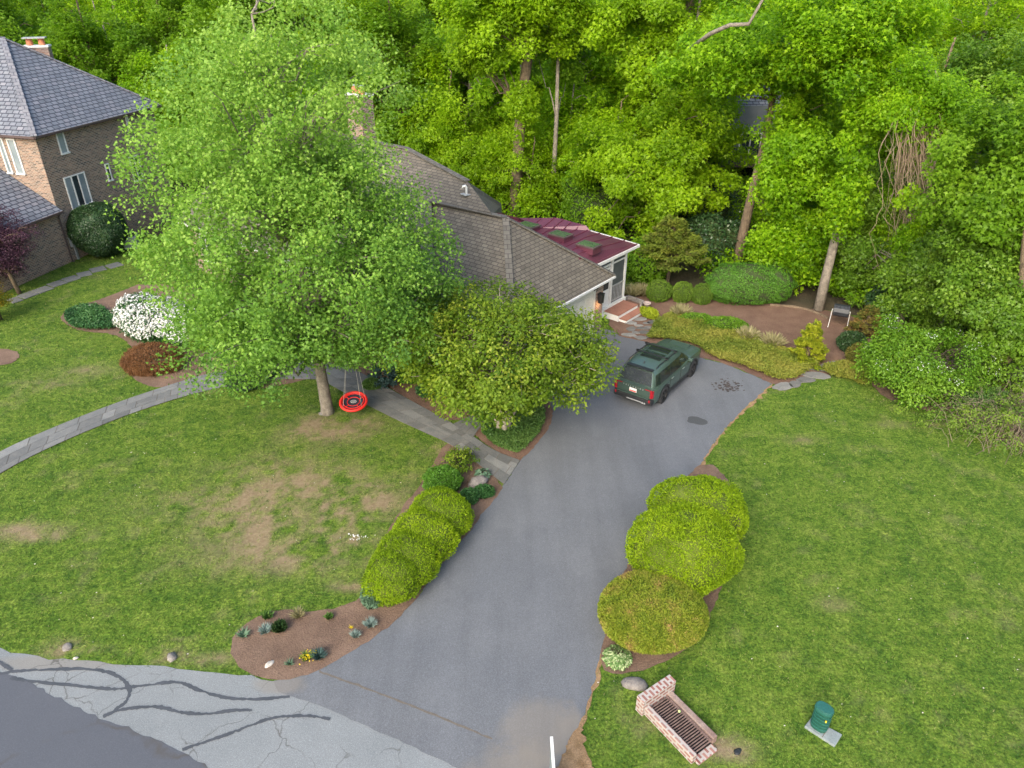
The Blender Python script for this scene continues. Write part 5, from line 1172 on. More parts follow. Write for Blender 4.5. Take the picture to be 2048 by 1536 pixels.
for row, (d0, dmin, ks) in enumerate(((-3.0, 2.6, (6, 5, 6, 6, 6, 5)), (-.8, 3.0, (5, 6, 5, 2, 3, 5)), (3, 3.8, (0, 2, 3, 5, 2)), (6, 4.2, (0, 1, 2, 3, 4)), (11, 5.2, (0, 1, 2, 4)), (19, 6.0, (0, 1, 4)), (30, 7.5, (1, 4)), (44, 9, (1, 4)))):
    for _ in range(700):
        x = r.uniform(-62, 66); y = yfront(x) + d0 + r.uniform(0, 4.5 + row)
        if abs(x) > .74 * y + 6 or not far_enough(x, y, dmin): continue
        if 11.0 < x < 19.2 and 41 < y < 50.5 or 13 < x < 28 and 49 < y < 62: continue      # gap to the house beyond
        k = int(r.choice(ks))
        if x > 21 and row < 4 and r.random() < .5: k = 7
        if x < -8 and r.random() < .35: k = int(r.choice((3, 4)))
        if row == 0 and (x < -4 or 9 < x < 17.5 or r.random() < .25): continue
        TREES.append((x, y)); s = r.uniform(.85, 1.15) * (.62 if row == 0 else 1)
        if row == 0 and k in (5, 6): s *= 1.05
        put(k, x, y, s, s * r.uniform(.9, 1.1))
bylab = {}
for o_ in COL.objects:
    if o_.name.startswith('woodland_tree') and o_.parent is None: bylab.setdefault(o_['label'], []).append(o_)
for lab_, os_ in bylab.items():
    if len(os_) > 1:
        os_.sort(key=lambda q: Qx((q.location[0], q.location[1], 5))[0]); nn = {2: ['left one', 'right one'], 3: ['left one', 'middle one', 'right one']}.get(len(os_)) or ['leftmost'] + ['second from left'] + ['third from left', 'fourth from left', 'fifth from left', 'sixth from left', 'seventh from left', 'eighth from left'][:len(os_) - 3] + ['rightmost']
        for o_, w_ in zip(os_, nn):
            if len((lab_ + ' ' + w_).split()) <= 16: o_['label'] = lab_ + ', ' + w_
# --- trees of the woods edge with trunks one can single out
def hero(name, pts, rad, label, lm, bark, cl, n, size, shape='lobe', crad=(.6, 1.15), frac=.3, ctr=None, seed=0, flat=.8, **kw):
    """pts: (u, v, Y) trunk points from the base up; cl: cluster centres given as (u, v, Y) ellipsoids (centre, radii, count)"""
    r = np.random.default_rng(seed); W = [PY(*p) for p in pts]; W[0][2] = 0; b = np.array([W[0][0], W[0][1], 0]); tr = [w_ - b for w_ in W]; tr[0][2] = -.1
    cs = np.concatenate([env(r, K, PY(*c) - b, R, (.3, 1), .2, .5) for c, R, K in cl]) if cl else np.zeros((0, 3))
    return treeobj(name, b, label, [tuple(t) for t in tr], rad, cs, r.uniform(*crad, len(cs)), n, size, shape, LM[lm], M[bark], r, frac=frac, limb_r=.09, flat=flat, ctr=cs.mean(0) + np.array([0, 1.2, -1.0]), up=.5, out=.75, rnd=.6, **kw)
hero('woodland_tree', [(1028, 420, 49), (1035, 330, 49), (1042, 220, 49.3), (1056, 110, 49.6), (1070, 20, 50), (1075, -60, 50)], [.46, .38, .35, .32, .28, .24], 'thick leaning brown trunk behind the shingled roof, foliage to its sides', 'wood2', 'bark_brown', [((960, 60, 49), (2.4, 2, 3.2), 50), ((1110, 40, 49), (2.5, 2, 2.4), 40), ((1060, 10, 48), (2.2, 1.2, 1.6), 26), ((1000, 330, 49.5), (1.3, 1, 1.9), 26), ((1045, 240, 48.6), (.7, .3, 2.4), 7), ((1085, 380, 49), (1.2, .8, 1.2), 18)], 300, .22, seed=31)
hero('woodland_tree', [(1470, 540, 39.7), (1490, 450, 39.9), (1508, 370, 40), (1530, 285, 40.2), (1545, 200, 40.4), (1552, 120, 40.4)], [.32, .26, .24, .21, .15, .1], 'leaning grey brown trunk left of the tall trunk, above the clipped hedge', 'wood', 'bark_brown', [((1480, 115, 39.6), (4.4, 2.4, 2.0), 74), ((1625, 190, 39.5), (2.4, 2.0, 2.4), 50), ((1575, 430, 40.6), (1.3, 1, 2.4), 30)], 320, .20, seed=32, frac=.25)
hero('woodland_tree', [(1636, 622, 34.2), (1655, 540, 34.4), (1680, 440, 34.6), (1708, 320, 34.9), (1738, 180, 35.2), (1755, 60, 35.4), (1765, -40, 35.5)], [.27, .22, .20, .18, .15, .12, .1], 'tall pale trunk rising behind the edge of the back mulch bed', 'wood', 'bark', [((1660, 80, 35.5), (3.2, 2.0, 2.0), 60), ((1600, 330, 36.5), (1.8, 1.4, 2.4), 50), ((1790, 60, 35), (2.2, 2, 2.0), 34), ((1585, 500, 36.2), (1.9, 1.2, 2.2), 46), ((1690, 400, 34.0), (.6, .4, 2.2), 12), ((1740, 230, 34.4), (.9, .6, 1.6), 14)], 320, .19, seed=33, frac=0)
hero('woodland_tree', [(1345, 500, 46), (1343, 420, 46), (1340, 330, 46), (1335, 260, 46)], [.5, .42, .3, .15], 'broad domed bright green tree just beyond the reddish conifer', 'wood2', 'bark_brown', [((1308, 320, 44), (4.7, 3.4, 3.6), 110)], 330, .21, frac=.5, seed=34)
hero('woodland_tree', [(1352, 420, 50), (1362, 250, 50), (1375, 100, 50.5), (1380, -40, 51)], [.6, .5, .42, .35], 'stout brown trunk high behind the domed bright green tree', 'wood2', 'bark_brown', [((1270, 60, 49), (3.4, 2.5, 3.2), 50), ((1480, 60, 50), (3.0, 2.4, 2.4), 40)], 300, .22, seed=35)
hero('woodland_tree', [(1104, 425, 50), (1108, 340, 50), (1113, 240, 50), (1116, 120, 50)], [.2, .16, .14, .1], 'slender grey trunk right of the thick leaning trunk', 'wood3', 'bark', [((1120, 110, 51.5), (1.8, 1.4, 1.8), 20)], 260, .2, seed=36)
hero('woodland_tree', [(1812, 610, 32), (1835, 480, 32.3), (1860, 370, 32.6), (1880, 250, 33), (1890, 180, 33.2)], [.17, .15, .13, .11, .08], 'vine smothered tree with a mounded green top and dead hanging vines', 'wood', 'bark_pale', [((1850, 200, 33.2), (2.3, 1.8, 1.5), 85), ((1845, 420, 31.7), (1.0, .5, 2.6), 6), ((1800, 430, 34), (.9, .8, 2.0), 22), ((1925, 330, 34), (1.2, 1, 2.6), 34)], 380, .14, crad=(.45, .8), seed=37, droop=.8)
dvr = np.random.default_rng(5); mb = MB(); vb = np.array([PY(1812, 610, 32)[0], 32, 0])
for i in range(130):
    u0 = dvr.normal(1848, 26); t0 = PY(u0, dvr.uniform(215, 270), 32.3 + dvr.uniform(-.5, .8)); b1 = PY(u0 + dvr.normal(0, 14) - 12, dvr.uniform(330, 620), 32.2 + dvr.uniform(-.4, .4)); m1 = (t0 + b1) / 2 + dvr.normal(0, .38, 3); m2 = (t0 * .3 + b1 * .7) + dvr.normal(0, .38, 3)
    nv = 13; cp4 = [t0, (t0 + m1) / 2 + dvr.normal(0, .2, 3), m1, m2, b1]; ts = np.linspace(0, 4, nv); pts_ = [cp4[min(int(t), 3)] * (1 - (t - min(int(t), 3))) + cp4[min(int(t), 3) + 1] * (t - min(int(t), 3)) + dvr.normal(0, .05, 3) for t in ts]; mb.tube(pts_, list(np.linspace(.016, .004, nv) * dvr.uniform(.5, 1.6)), 4, cap=False)
dv = mb.build('dead_vines', surf('dead_vine', (.17, .13, .085), (.33, .26, .18), 1.5, .9), None)
dv.location = (0, 0, 0); tag(dv, 'mass of brown dead vines hanging below the mounded vine top', 'vines', None, 'stuff')
hero('woodland_tree', [(1868, 700, 30), (1900, 560, 30.3), (1935, 420, 30.6), (1960, 300, 31)], [.13, .11, .10, .08], 'thin ivy clad tree behind the white flowered viburnum', 'ivy', 'bark', [((1890, 560, 30.2), (1.5, 1.0, 2.8), 80), ((1960, 330, 32), (2, 1.6, 2.4), 60)], 400, .14, crad=(.45, .85), seed=38, frac=.1)
hero('woodland_tree', [(1700, 600, 36), (1690, 500, 36), (1680, 430, 36)], [.2, .17, .1], 'ivy clad trunk right of the tall pale trunk', 'ivy', 'bark', [((1760, 470, 34.5), (1.6, 1.0, 3.0), 70), ((1820, 560, 31.6), (1.0, .6, 1.3), 26)], 400, .14, crad=(.45, .85), seed=39, frac=.1)
hero('woodland_tree', [(1975, 760, 27), (1985, 640, 27.2), (2000, 520, 27.4)], [.2, .17, .12], 'dense dark green tree at the right edge above the tangled brush', 'ivy', 'bark', [((1990, 520, 27.5), (2.0, 1.4, 3.0), 110), ((2050, 640, 26), (1.7, 1.2, 1.8), 50)], 400, .14, crad=(.45, .8), seed=40, frac=.1)
hero('woodland_tree', [(2040, 690, 26), (2048, 560, 26.2), (2060, 400, 26.4)], [.22, .19, .15], 'brown trunk at the far right edge of the photo', 'wood3', 'bark_brown', [((2010, 330, 28), (2.4, 2, 2.8), 70)], 360, .17, crad=(.5, .9), seed=41, frac=.1)
# bare arching limb high in the woods
mb = MB(); mb.tube([PY(1380, 98, 39), PY(1420, 68, 37), PY(1460, 50, 36.2), PY(1498, 48, 35.8), PY(1508, 30, 35.6), PY(1525, 0, 35.6), PY(1535, -40, 35.4)], [.11, .10, .09, .085, .07, .06, .045], 8)
dl = mb.build('bare_limb', M['bark'], None, True); tag(dl, 'bare pale limb arching out of the woods near the top', 'branch')
# undergrowth
r = np.random.default_rng(44)
ug = [(yx, 0) for yx in []]
ugp = [(-60, 70), (-60, 56), (-28, 56), (-12, 52), (2, 46), (8, 42)] + px((1400, 585), (1640, 612)) + [(20, 31), (24, 28), (40, 26), (40, 46), (10, 60), (-20, 72)]
cover('woodland_undergrowth', ugp, 110000, .21, 1.5, LM['wood'], 'oval', r, 'leafy undergrowth on the woodland floor')
def shrub(u, v, R, label, lm, n, size, seed, name='shrub', shape='oval', cat='shrub', core='core_green', zc=None, parts=None, **kw):
    p = P(u, v); r = np.random.default_rng(seed)
    zc = R[2] * .85 if zc is None else zc
    ells = [((p[0], p[1], zc), R)] + ([((p[0] + a, p[1] + b, c), q) for a, b, c, q in parts] if parts else [])
    return bush(name, ells, label, cat, n, size, shape, LM[lm], r, core, **kw)
# wild shrubs along the woods edge
r = np.random.default_rng(45)
EDGE = [(1290, 560, 1.4, 'wood3'), (1420, 530, 1.6, 'holly'), (1560, 520, 1.7, 'wood'), (1600, 560, 1.3, 'wood'), (1580, 470, 2.2, 'wood2'), (1690, 590, 1.3, 'wood3'), (1740, 560, 1.5, 'ivy'), (1000, 400, 1.8, 'wood3'), (1180, 470, 2.0, 'wood3'), (1400, 470, 2.2, 'holly'), (1450, 420, 2.2, 'holly'), (905, 330, 2.2, 'wood'), (1770, 640, 1.0, 'holly'), (1950, 660, 1.6, 'ivy'), (2020, 780, 1.3, 'ivy'), (1510, 470, 1.8, 'wood')]
EN = ['low green shrub beside the porch corner', 'dark green shrub behind the reddish conifer', 'bright green shrub behind the clipped hedge', 'bright shrub left of the tall pale trunk base', 'yellow green sapling above the clipped hedge', 'green shrub just right of the tall pale trunk', 'ivy mound behind the black composter', 'green shrub below the thick leaning trunk', 'green shrub rising behind the purple roof', 'dark shrub under the domed bright tree', 'dark shrub beyond the leaning trunk', 'bright shrub behind the main roof', 'dark shrub between composter and viburnum', 'ivy mound behind the viburnum', 'ivy mound above the tangled brush', 'bright sapling in front of the leaning trunk']
for i, ((u, v, s, lm), lab) in enumerate(zip(EDGE, EN)):
    p = P(u, v); r = np.random.default_rng(200 + i)
    ells = [((p[0], p[1], s * .8), (s, s * .9, s * .9))] + [((p[0] + r.normal(0, s * .6), p[1] + abs(r.normal(0, s * .4)), s * r.uniform(.6, 1.4)), (s * .6, s * .6, s * .6)) for _ in range(4)]
    bush('wild_shrub', ells, lab, 'shrub', 7000, .17 if lm != 'ivy' else .12, 'oval', LM[lm], r, 'core_green', out=.7, up=.6, rnd=.6, depth=.3, group='wild shrubs along the woods', dirout=False, k=.7, clump=5)
# --- clipped and planted shrubs
shrub(1316, 600, (.62, .58, .58), 'clipped round boxwood, leftmost of three nearest the porch', 'box', 9000, .05, 61, 'boxwood', group='clipped boxwoods', k=.93, depth=.08)
shrub(1363, 602, (.52, .50, .55), 'clipped round boxwood in the middle of the three', 'box', 8000, .05, 62, 'boxwood', group='clipped boxwoods', k=.93, depth=.08)
shrub(1402, 606, (.50, .48, .55), 'clipped round boxwood, rightmost against the big hedge', 'box', 8000, .05, 63, 'boxwood', group='clipped boxwoods', k=.93, depth=.08)
p = P(1492, 606); r = np.random.default_rng(64)
bush('clipped_hedge', [((p[0] + .15, p[1] + .2, .95), (2.25, 1.1, 1.08)), ((p[0] - 1.0, p[1] + .3, 1.0), (1.0, 1.0, .98)), ((p[0] + 1.3, p[1] + .2, 1.0), (1.0, 1.0, 1.0)), ((p[0], p[1] + .1, 1.15), (1.7, 1.0, .95))], 'large rounded clipped green hedge at the back of the mulch bed', 'hedge', 26000, .075, 'oval', LM['privet'], r, 'core_green', out=1, up=.4, depth=.07, dirout=False, k=.94)
def conifer(name, u, v, R, H, label, lm, n, size, seed, tiers=9, core=True, droop=.15, z0=.3, shape='spray', bare_=0):
    p = P(u, v); r = np.random.default_rng(seed); o = empty(name, (p[0], p[1], 0), label, 'conifer'); mb = MB(); mb.tube([(0, 0, -.05), (0, 0, H * .6), (0, 0, H * .95)], [.10, .06, .015], 7)
    Ps, D, T = [], [], []
    for i in range(tiers * 9):
        h = z0 + (H - z0) * r.uniform(0, 1) ** 1.1; rr_ = R * (1 - (h - z0) / (H - z0) * .85) * r.uniform(.7, 1.05); a = r.uniform(0, 6.28); e_ = np.array([math.cos(a) * rr_, math.sin(a) * rr_, h + rr_ * (.25 - droop)]); s_ = np.array([0, 0, h * .9])
        mb.tube([s_, (s_ + e_) / 2 + (0, 0, .06), e_], [.022, .014, .005], 4, cap=False)
        m = int(n / (tiers * 9)); t = r.uniform(.3, 1.0, m) ** .7; side = np.array([-math.sin(a), math.cos(a), 0]); w2 = (1.15 - t) * rr_ * .42
        q = s_ + (e_ - s_) * t[:, None] + side * (r.uniform(-1, 1, m) * w2)[:, None] + r.normal(0, .04, (m, 3)); Ps.append(q); D.append((e_ - s_)[None] / max(rr_, .1) + r.normal(0, .5, (m, 3))); T.append(np.full(m, r.uniform(.1, .9)) + r.normal(0, .15, m))
    q = np.concatenate(Ps); V = leafset(q, r.normal(0, .35, q.shape) + np.array([0, 0, 1.0]), size, shape, r, np.concatenate(D))
    mb.build('trunk', M['bark_brown'], o); me = fastmesh('foliage', V, V.shape[1], LM[lm], np.clip(np.concatenate(T), 0, 1)); f = bpy.data.objects.new('foliage', me); COL.objects.link(f); f.parent = o; return o
conifer('conifer', 1335, 566, 2.3, 3.6, 'olive green conifer with reddish inner twigs behind the three boxwoods', 'olivecon', 42000, .17, 65, 18, z0=1.1, droop=.05)
conifer('gold_conifer', 1612, 725, .95, 1.9, 'small bright yellow green conifer on the mulch slope', 'goldcon', 11000, .13, 66, 9, z0=.1)
conifer('olive_shrub', 1728, 672, .9, 1.5, 'olive brown feathery shrub right of the black composter', 'brown_yew', 9000, .13, 67, 8, z0=.1)
conifer('blue_spruce', 768, 765, .8, 1.2, 'small blue grey spruce beside the front walk', 'bspruce', 7000, .11, 68, 8, z0=.1)
shrub(1718, 728, (.62, .55, .5), 'small brownish round shrub at the corner of the mulch bed', 'brown_yew', 8000, .06, 69, 'round_shrub', k=.9)
shrub(1700, 700, (.6, .6, .45), 'small dark green shrub behind the brownish round shrub', 'holly', 5000, .07, 70, 'dark_shrub')
p = P(1838, 800); r = np.random.default_rng(71); q = np.concatenate([env(r, 130, (0, .6, 1.5), (2.3, 1.9, 1.3), (.55, 1), .2, .25), env(r, 40, (.3, -.4, .8), (1.9, 1.2, .8), (.5, 1), .2, .2), env(r, 30, (-.9, .9, 2.2), (1.0, .9, .8), (.4, 1), .2, .25)])
vbm = treeobj('viburnum', (p[0], p[1], 0), 'large loose bright green shrub with pale flower sprays at the lawn edge', [(0, 0, 0), (0, .2, .8), (0, .4, 1.6)], [.10, .07, .04], q, r.uniform(.35, .68, len(q)), 190, .10, 'oval', LM['vib'], M['twigs'], r, frac=.4, limb_r=.03, cat='shrub', flat=.7, up=.6, out=.6, rnd=.7)
qf = q[r.uniform(0, 1, len(q)) < .3]; qf = qf[qf[:, 2] > 1.2] + np.array([0, -.2, .30]); V, t = clusterleaves(qf, r.uniform(.2, .45, len(qf)), 22, .045, 'oval', r); me = fastmesh('blossom', V, 4, LM['whitef'], t); f = bpy.data.objects.new('blossom', me); COL.objects.link(f); f.parent = vbm
# tangled brush at the right edge
p = P(2010, 890); BR = empty('tangled_brush', (p[0], p[1], 0), 'tangle of bare grey brown twigs with few leaves at the right edge', 'brush'); mb = MB(); r = np.random.default_rng(72)
for i in range(420):
    a = r.uniform(0, 6.28); R_ = r.uniform(.5, 3.0); b0_ = np.array([r.normal(.6, .9), r.normal(.9, .8), 0]); h = r.uniform(.8, 2.4); e_ = b0_ + np.array([math.cos(a) * R_ * .8, math.sin(a) * R_ * .6, r.uniform(.1, 1.1)]); m_ = (b0_ + e_) / 2 + (0, 0, h * .75)
    pts = [b0_ * (1 - t) ** 2 + m_ * 2 * t * (1 - t) + e_ * t * t + r.normal(0, .04, 3) for t in np.linspace(0, 1, 7)]; mb.tube(pts, list(np.linspace(.012, .003, 7)), 3, cap=False)
mb.build('twigs', surf('grey_twig', (.11, .09, .065), (.20, .16, .12), 2, .9), BR)
cs = np.c_[r.normal(.4, 1.5, 150), r.normal(.6, 1.1, 150), r.uniform(.1, 1.5, 150)]; V, t = clusterleaves(cs, r.uniform(.25, .5, 150), 90, .075, 'oval', r); me = fastmesh('leaves', V, 4, LM['box'], t); f = bpy.data.objects.new('leaves', me); COL.objects.link(f); f.parent = BR
shrub(1960, 830, (1.1, .9, .6), 'loose grey green shrub below the tangled brush', 'pach', 9000, .08, 73, 'loose_shrub', depth=.3, k=.7)
# golden mounds beside the drive
r = np.random.default_rng(74)
def mound(name, u, v, R, label, seed, zc, n=85000, lm='gold', lumps=60, lr=.28, tiltc=None):
    p = P(u, v); r = np.random.default_rng(seed)
    return bush(name, [((p[0], p[1], zc), R)], label, 'shrub', n, .062, 'spray', LM[lm], r, 'core_gold', out=.7, up=.35, rnd=.75, depth=.10, k=.90, lumps=lumps, lr=lr, clump=4)
mound('golden_shrub', 1384, 1080, (1.36, 1.25, 1.25), 'golden green shrub mound farthest up the right side of the drive', 75, .95)
mound('golden_shrub', 1357, 1150, (1.52, 1.3, 1.25), 'golden green shrub mound in the middle right of the drive', 76, .95)
p = P(1308, 1256); r = np.random.default_rng(77)
bush('clipped_mound', [((p[0], p[1], .55), (1.42, 1.25, .70))], 'smooth browned green clipped mound nearest the road on the right', 'shrub', 42000, .06, 'spray', leafmat('clipped_mound_leaf', G((.08, .13, .01), (.16, .22, .012), (.22, .24, .03), (.30, .20, .07)), .7, .15), r, 'core_gold', out=.8, up=.5, rnd=.6, depth=.07, k=.92, clump=1.5, tamp=.6)
hp = [P(u, v)[:2] for u, v in ((890, 1060), (855, 1105), (822, 1150), (795, 1188))]; r = np.random.default_rng(78)
bush('golden_hedge', [((q[0] - .1, q[1], .62), (R_, R_ * .95, .72)) for q, R_ in zip(hp, (.95, 1.0, .95, .78))], 'long golden green hedge mound along the left side of the drive', 'hedge', 90000, .058, 'spray', LM['gold'], r, 'core_gold', out=.9, up=.5, rnd=.55, depth=.10, k=.88, lumps=24, lr=.30, clump=4)
# plants near the walk end
shrub(886, 978, (.62, .55, .42), 'round dark green shrub behind the golden hedge', 'privet', 9000, .06, 80, 'green_shrub', k=.85)
p = P(918, 940); r = np.random.default_rng(81); q = np.array([(r.normal(0, .32), r.normal(0, .28), r.uniform(.2, .75)) for _ in range(60)])
treeobj('airy_shrub', (p[0], p[1], 0), 'open yellow green leafy shrub at the bend of the front walk', [(0, 0, 0), (0, 0, .3), (.02, 0, .6)], [.03, .02, .01], q, r.uniform(.1, .2, 60), 34, .07, 'oval', LM['crape'], M['twigs'], r, frac=.8, limb_r=.02, cat='shrub')
shrub(968, 990, (.32, .24, .18), 'low bluish green perennial in front of the grey boulder', 'dark', 2500, .06, 82, 'perennial')
shrub(938, 1002, (.30, .30, .22), 'bushy green perennial against the golden hedge top', 'dark', 2500, .06, 83, 'perennial')
shrub(745, 1208, (.24, .24, .36), 'upright grey green leafy plant at the foot of the golden hedge', 'bluegr', 4200, .08, 84, 'perennial', depth=.3, k=.6)
def tuftp(name, u, v, R, H, label, lm, n, seed, group=None, w='blade', cat='plant', size=None, k2=1.0):
    p = P(u, v); r = np.random.default_rng(seed); a = r.uniform(0, 6.28, n); rr_ = R * r.uniform(.0, .35, n); b = np.c_[np.cos(a) * rr_, np.sin(a) * rr_, np.full(n, .02)]; d = np.c_[np.cos(a) * r.uniform(.1, 1.1, n) * R, np.sin(a) * r.uniform(.1, 1.1, n) * R, np.full(n, H) * r.uniform(.6, 1, n)]
    V = leafset(b, np.cross(d, r.normal(0, 1, d.shape)), np.linalg.norm([R, H]) * k2, w, r, d); me = fastmesh(name, V, V.shape[1], LM[lm], r.uniform(0, 1, n)); o = bpy.data.objects.new(name, me); COL.objects.link(o); o.location = (p[0], p[1], .02); return tag(o, label, cat, group)
tuftp('grass_tuft', 741, 1253, .15, .13, 'blue fescue tuft, upper of two beside the drive', 'blue', 380, 90)
tuftp('grass_tuft', 712, 1275, .12, .12, 'blue fescue tuft, lower of two beside the drive', 'blue', 280, 91)
tuftp('grass_tuft', 638, 1316, .16, .12, 'dark blue grass tuft beside the yellow flowers', 'bspruce', 380, 92)
tuftp('grass_tuft', 531, 1265, .15, .11, 'pale blue grass tuft beside the dark dwarf conifer', 'blue', 340, 93)
tuftp('dwarf_conifer', 561, 1262, .24, .36, 'small dark green upright dwarf conifer on the front mulch', 'holly', 900, 94, w='spray', k2=.5)
tuftp('seedling', 536, 1236, .17, .14, 'small weedy plant at the top left edge of the front bed', 'pach', 130, 95, w='spray', k2=.7)
tuftp('seedling', 597, 1234, .18, .14, 'small pale plant at the top middle edge of the front bed', 'straw', 160, 96)
tuftp('seedling', 659, 1238, .14, .16, 'small upright plant at the top right of the front bed', 'pach', 130, 97, w='spray', k2=.6)
tuftp('seedling', 487, 1273, .17, .10, 'sparse grey green plant at the left edge of the front bed', 'bluegr', 90, 98)
tuftp('seedling', 580, 1330, .12, .08, 'tiny sparse plant low in the front bed', 'bluegr', 60, 99)
tuftp('yellow_flowers', 616, 1318, .16, .12, 'clump of bright yellow flowers at the drive edge', 'pach', 90, 100)
r = np.random.default_rng(101); fo = bpy.data.objects['yellow_flowers']; q = np.c_[r.normal(0, .09, 70), r.normal(0, .07, 70), r.uniform(.08, .15, 70)]; V = leafset(q, np.tile([0, 0, 1.0], (70, 1)) + r.normal(0, .3, (70, 3)), .05, 'oval', r); me = fastmesh('petals', V, 4, LM['yflower'], r.uniform(0, 1, 70)); f = bpy.data.objects.new('petals', me); COL.objects.link(f); f.parent = fo
tuftp('yellow_flower', 702, 1258, .06, .06, 'single tiny yellow flower on the front mulch', 'yflower', 26, 102)
# hostas
def hosta(u, v, R, label, lm, n, seed, size=.12):
    p = P(u, v); r = np.random.default_rng(seed); a = r.uniform(0, 6.28, n); rr_ = R * np.sqrt(r.uniform(0, 1, n)) * .85; pos = np.c_[np.cos(a) * rr_, np.sin(a) * rr_, .22 - .16 * (rr_ / R) ** 2 + r.uniform(-.03, .03, n)]
    V = leafset(pos, np.c_[np.cos(a) * .5, np.sin(a) * .5, np.ones(n)] + r.normal(0, .25, (n, 3)), size, 'oval', r, np.c_[np.cos(a), np.sin(a), np.full(n, -.3)]); me = fastmesh('hosta', V, 4, LM[lm], r.uniform(0, 1, n)); o = bpy.data.objects.new('hosta', me); COL.objects.link(o); o.location = (p[0], p[1], .02); return tag(o, label, 'plant')
hosta(1234, 1320, .40, 'variegated pale green hosta on mulch beside the drive', 'hosta', 760, 103, .075)
hosta(966, 953, .26, 'blue green hosta between walk and grey boulder', 'bluegr', 150, 104)
# back groundcovers
zf2 = lambda *a: px(*[zf(x, y) for x, y in a])
cov = zf2((370, 690), (420, 640), (440, 570), (540, 520), (620, 515), (700, 540), (780, 600), (870, 650), (1000, 660), (1120, 690), (1250, 740), (1380, 790), (1480, 830), (1570, 860), (1480, 915), (1350, 975), (1230, 960), (1080, 890), (940, 850), (800, 800), (740, 740), (660, 710), (520, 690))
cover('juniper_groundcover', smoothpoly(cov, 1), 60000, .10, .34, LM['cover'], 'spray', np.random.default_rng(110), 'yellow green spreading groundcover between drive and mulch bed')
cov2 = zf2((1570, 900), (1640, 870), (1760, 850), (1900, 870), (1960, 940), (1880, 1010), (1760, 960), (1650, 945))
cover('groundcover', smoothpoly(cov2, 1), 18000, .11, .3, LM['cover'], 'spray', np.random.default_rng(111), 'yellow green groundcover right of the step stones')
cover('bright_groundcover', smoothpoly(zf2((340, 480), (400, 470), (455, 500), (465, 540), (420, 555), (350, 530)), 1), 6000, .09, .24, leafmat('lime_cover', G((.16, .22, .01), (.28, .34, .015)), .6, .2), 'oval', np.random.default_rng(112), 'lime green groundcover patch beside the porch steps')
shrub(*zf(900, 600), (.95, .42, .28), 'low light green spreading juniper on the groundcover slope', 'vib', 7000, .09, 113, 'spreading_juniper', shape='spray', parts=[(-1.2, .5, .2, (.8, .4, .28)), (.7, -.15, .15, (.5, .3, .2))])
for i, (x, y, l) in enumerate(((620, 510, 'pale grass clump nearest the porch on the mulch edge'), (1075, 670, 'pale silvery grass clump in the middle of the groundcover edge'), (1240, 715, 'pale silvery grass clump left of the yellow conifer'), (290, 370, 'dry grass clump against the porch wall'), (350, 365, 'dry grass clump left of the first boxwood'))): tuftp('grass_clump', *zf(x, y + 12), .45, .32, l, 'straw', 700, 120 + i, 'pale grass clumps')
crb = px((958, 862), (990, 835), (1050, 808), (1090, 812), (1088, 858), (1040, 910), (1015, 905), (985, 890))
cover('leafy_groundcover', smoothpoly(crb, 1), 22000, .075, .20, LM['pach'], 'oval', np.random.default_rng(130), 'dark green leafy groundcover around the multi stemmed tree')
agc = px((132, 645), (132, 628), (160, 615), (200, 612), (230, 640), (240, 660), (190, 664), (150, 660))
cover('dark_groundcover_patch', smoothpoly(agc, 1), 16000, .09, .26, LM['dark'], 'oval', np.random.default_rng(131), 'dark green groundcover patch left of the white azalea')
# left side garden
p = P(322, 682); r = np.random.default_rng(140)
bush('white_azalea', [((p[0], p[1] + .4, .85), (1.7, 1.3, 1.0)), ((p[0] - 1.1, p[1] + 1.0, .9), (1.2, 1.1, 1.0)), ((p[0] + 1.5, p[1] - .1, .75), (1.2, 1.0, .85))], 'white flowering azalea under the left side of the maple', 'shrub', 26000, .08, 'oval', LM['dark'], r, 'core_green', out=.8, up=.4, depth=.15, dirout=False, k=.85, extra=(.60, .11, .34, LM['whitef']))
p = P(310, 735); r = np.random.default_rng(141)
bush('weeping_maple_shrub', [((p[0], p[1], .38), (1.25, 1.0, .62))], 'rust orange weeping laceleaf mound below the white azalea', 'shrub', 34000, .11, 'blade', LM['orange'], r, 'twigs', out=.8, up=-.5, rnd=.5, depth=.15, k=.88, lumps=14, lr=.4)
p = P(213, 510); r = np.random.default_rng(142)
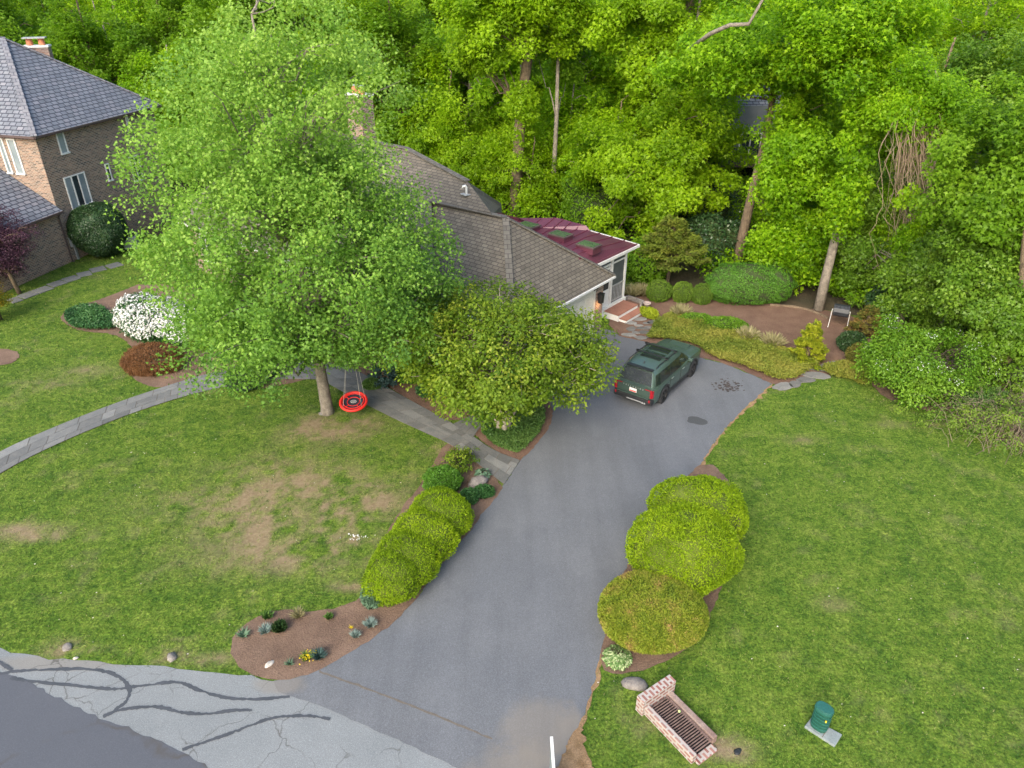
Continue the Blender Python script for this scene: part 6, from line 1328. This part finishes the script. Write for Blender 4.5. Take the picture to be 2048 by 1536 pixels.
bush('round_holly', [((p[0], p[1], 1.55), (1.55, 1.5, 1.55))], 'large round clipped dark holly against the brick house', 'shrub', 40000, .09, 'oval', LM['holly'], r, 'core_green', out=1, up=.3, depth=.06, dirout=False, k=.86, clump=5)
p = (-25.9, 36.3); r = np.random.default_rng(143); q = env(r, 150, (-1.0, .2, 2.9), (1.75, 1.4, 2.0), (.3, 1), .22, .6)
treeobj('burgundy_maple', (p[0], p[1], 0), 'burgundy leaved ornamental maple in front of the brick house wing', [(-.3, 0, -.1), (-.5, 0, 1.2), (-.9, 0, 2.6)], [.12, .1, .07], q, r.uniform(.35, .65, 150), 200, .10, 'spray', LM['burg'], M['bark_brown'], r, frac=.5, limb_r=.04, cat='tree', droop=.5, minz=.5)
p = P(4, 640); r = np.random.default_rng(144); q = env(r, 60, (-.3, 0, 1.5), (.95, .9, 1.3), (.3, 1), .22, .2)
treeobj('yellow_shrub', (p[0], p[1], 0), 'golden yellow upright shrub at the left edge of the photo', [(0, 0, -.1), (0, 0, .8), (.1, 0, 1.6)], [.05, .04, .02], q, r.uniform(.25, .45, 60), 150, .075, 'oval', LM['forsy'], M['twigs'], r, frac=.8, limb_r=.025, cat='shrub')
for i, (u, v, R_, lm, l) in enumerate(((492, 775, (.75, .6, .5), 'holly', 'dark green shrub beneath the maple beside the curved path'), (540, 745, (.6, .6, .5), 'dark', 'green shrub beneath the maple behind the dark shrub'), (745, 775, (.35, .3, .2), 'pach', 'low light green plant below the blue spruce'), (735, 690, (.9, .8, .7), 'bspruce', 'blue green shrub in the bed behind the front walk'), (820, 760, (.6, .5, .4), 'privet', 'green shrub hidden beneath the multi stemmed tree'), (860, 790, (.5, .4, .3), 'dark', 'dark green low shrub near the fork of the walks'))): shrub(u, v, R_, l, lm, 5000, .07, 150 + i, 'garden_shrub', k=.8)
for i, (u, v) in enumerate(((560, 690), (640, 660), (420, 690), (470, 650))): shrub(u, v, (1.0, .9, .85), 'green foundation shrub against the house front beneath the maple', 'box', 6000, .09, 160 + i, 'foundation_shrub', group='foundation shrubs below the house front', k=.85)
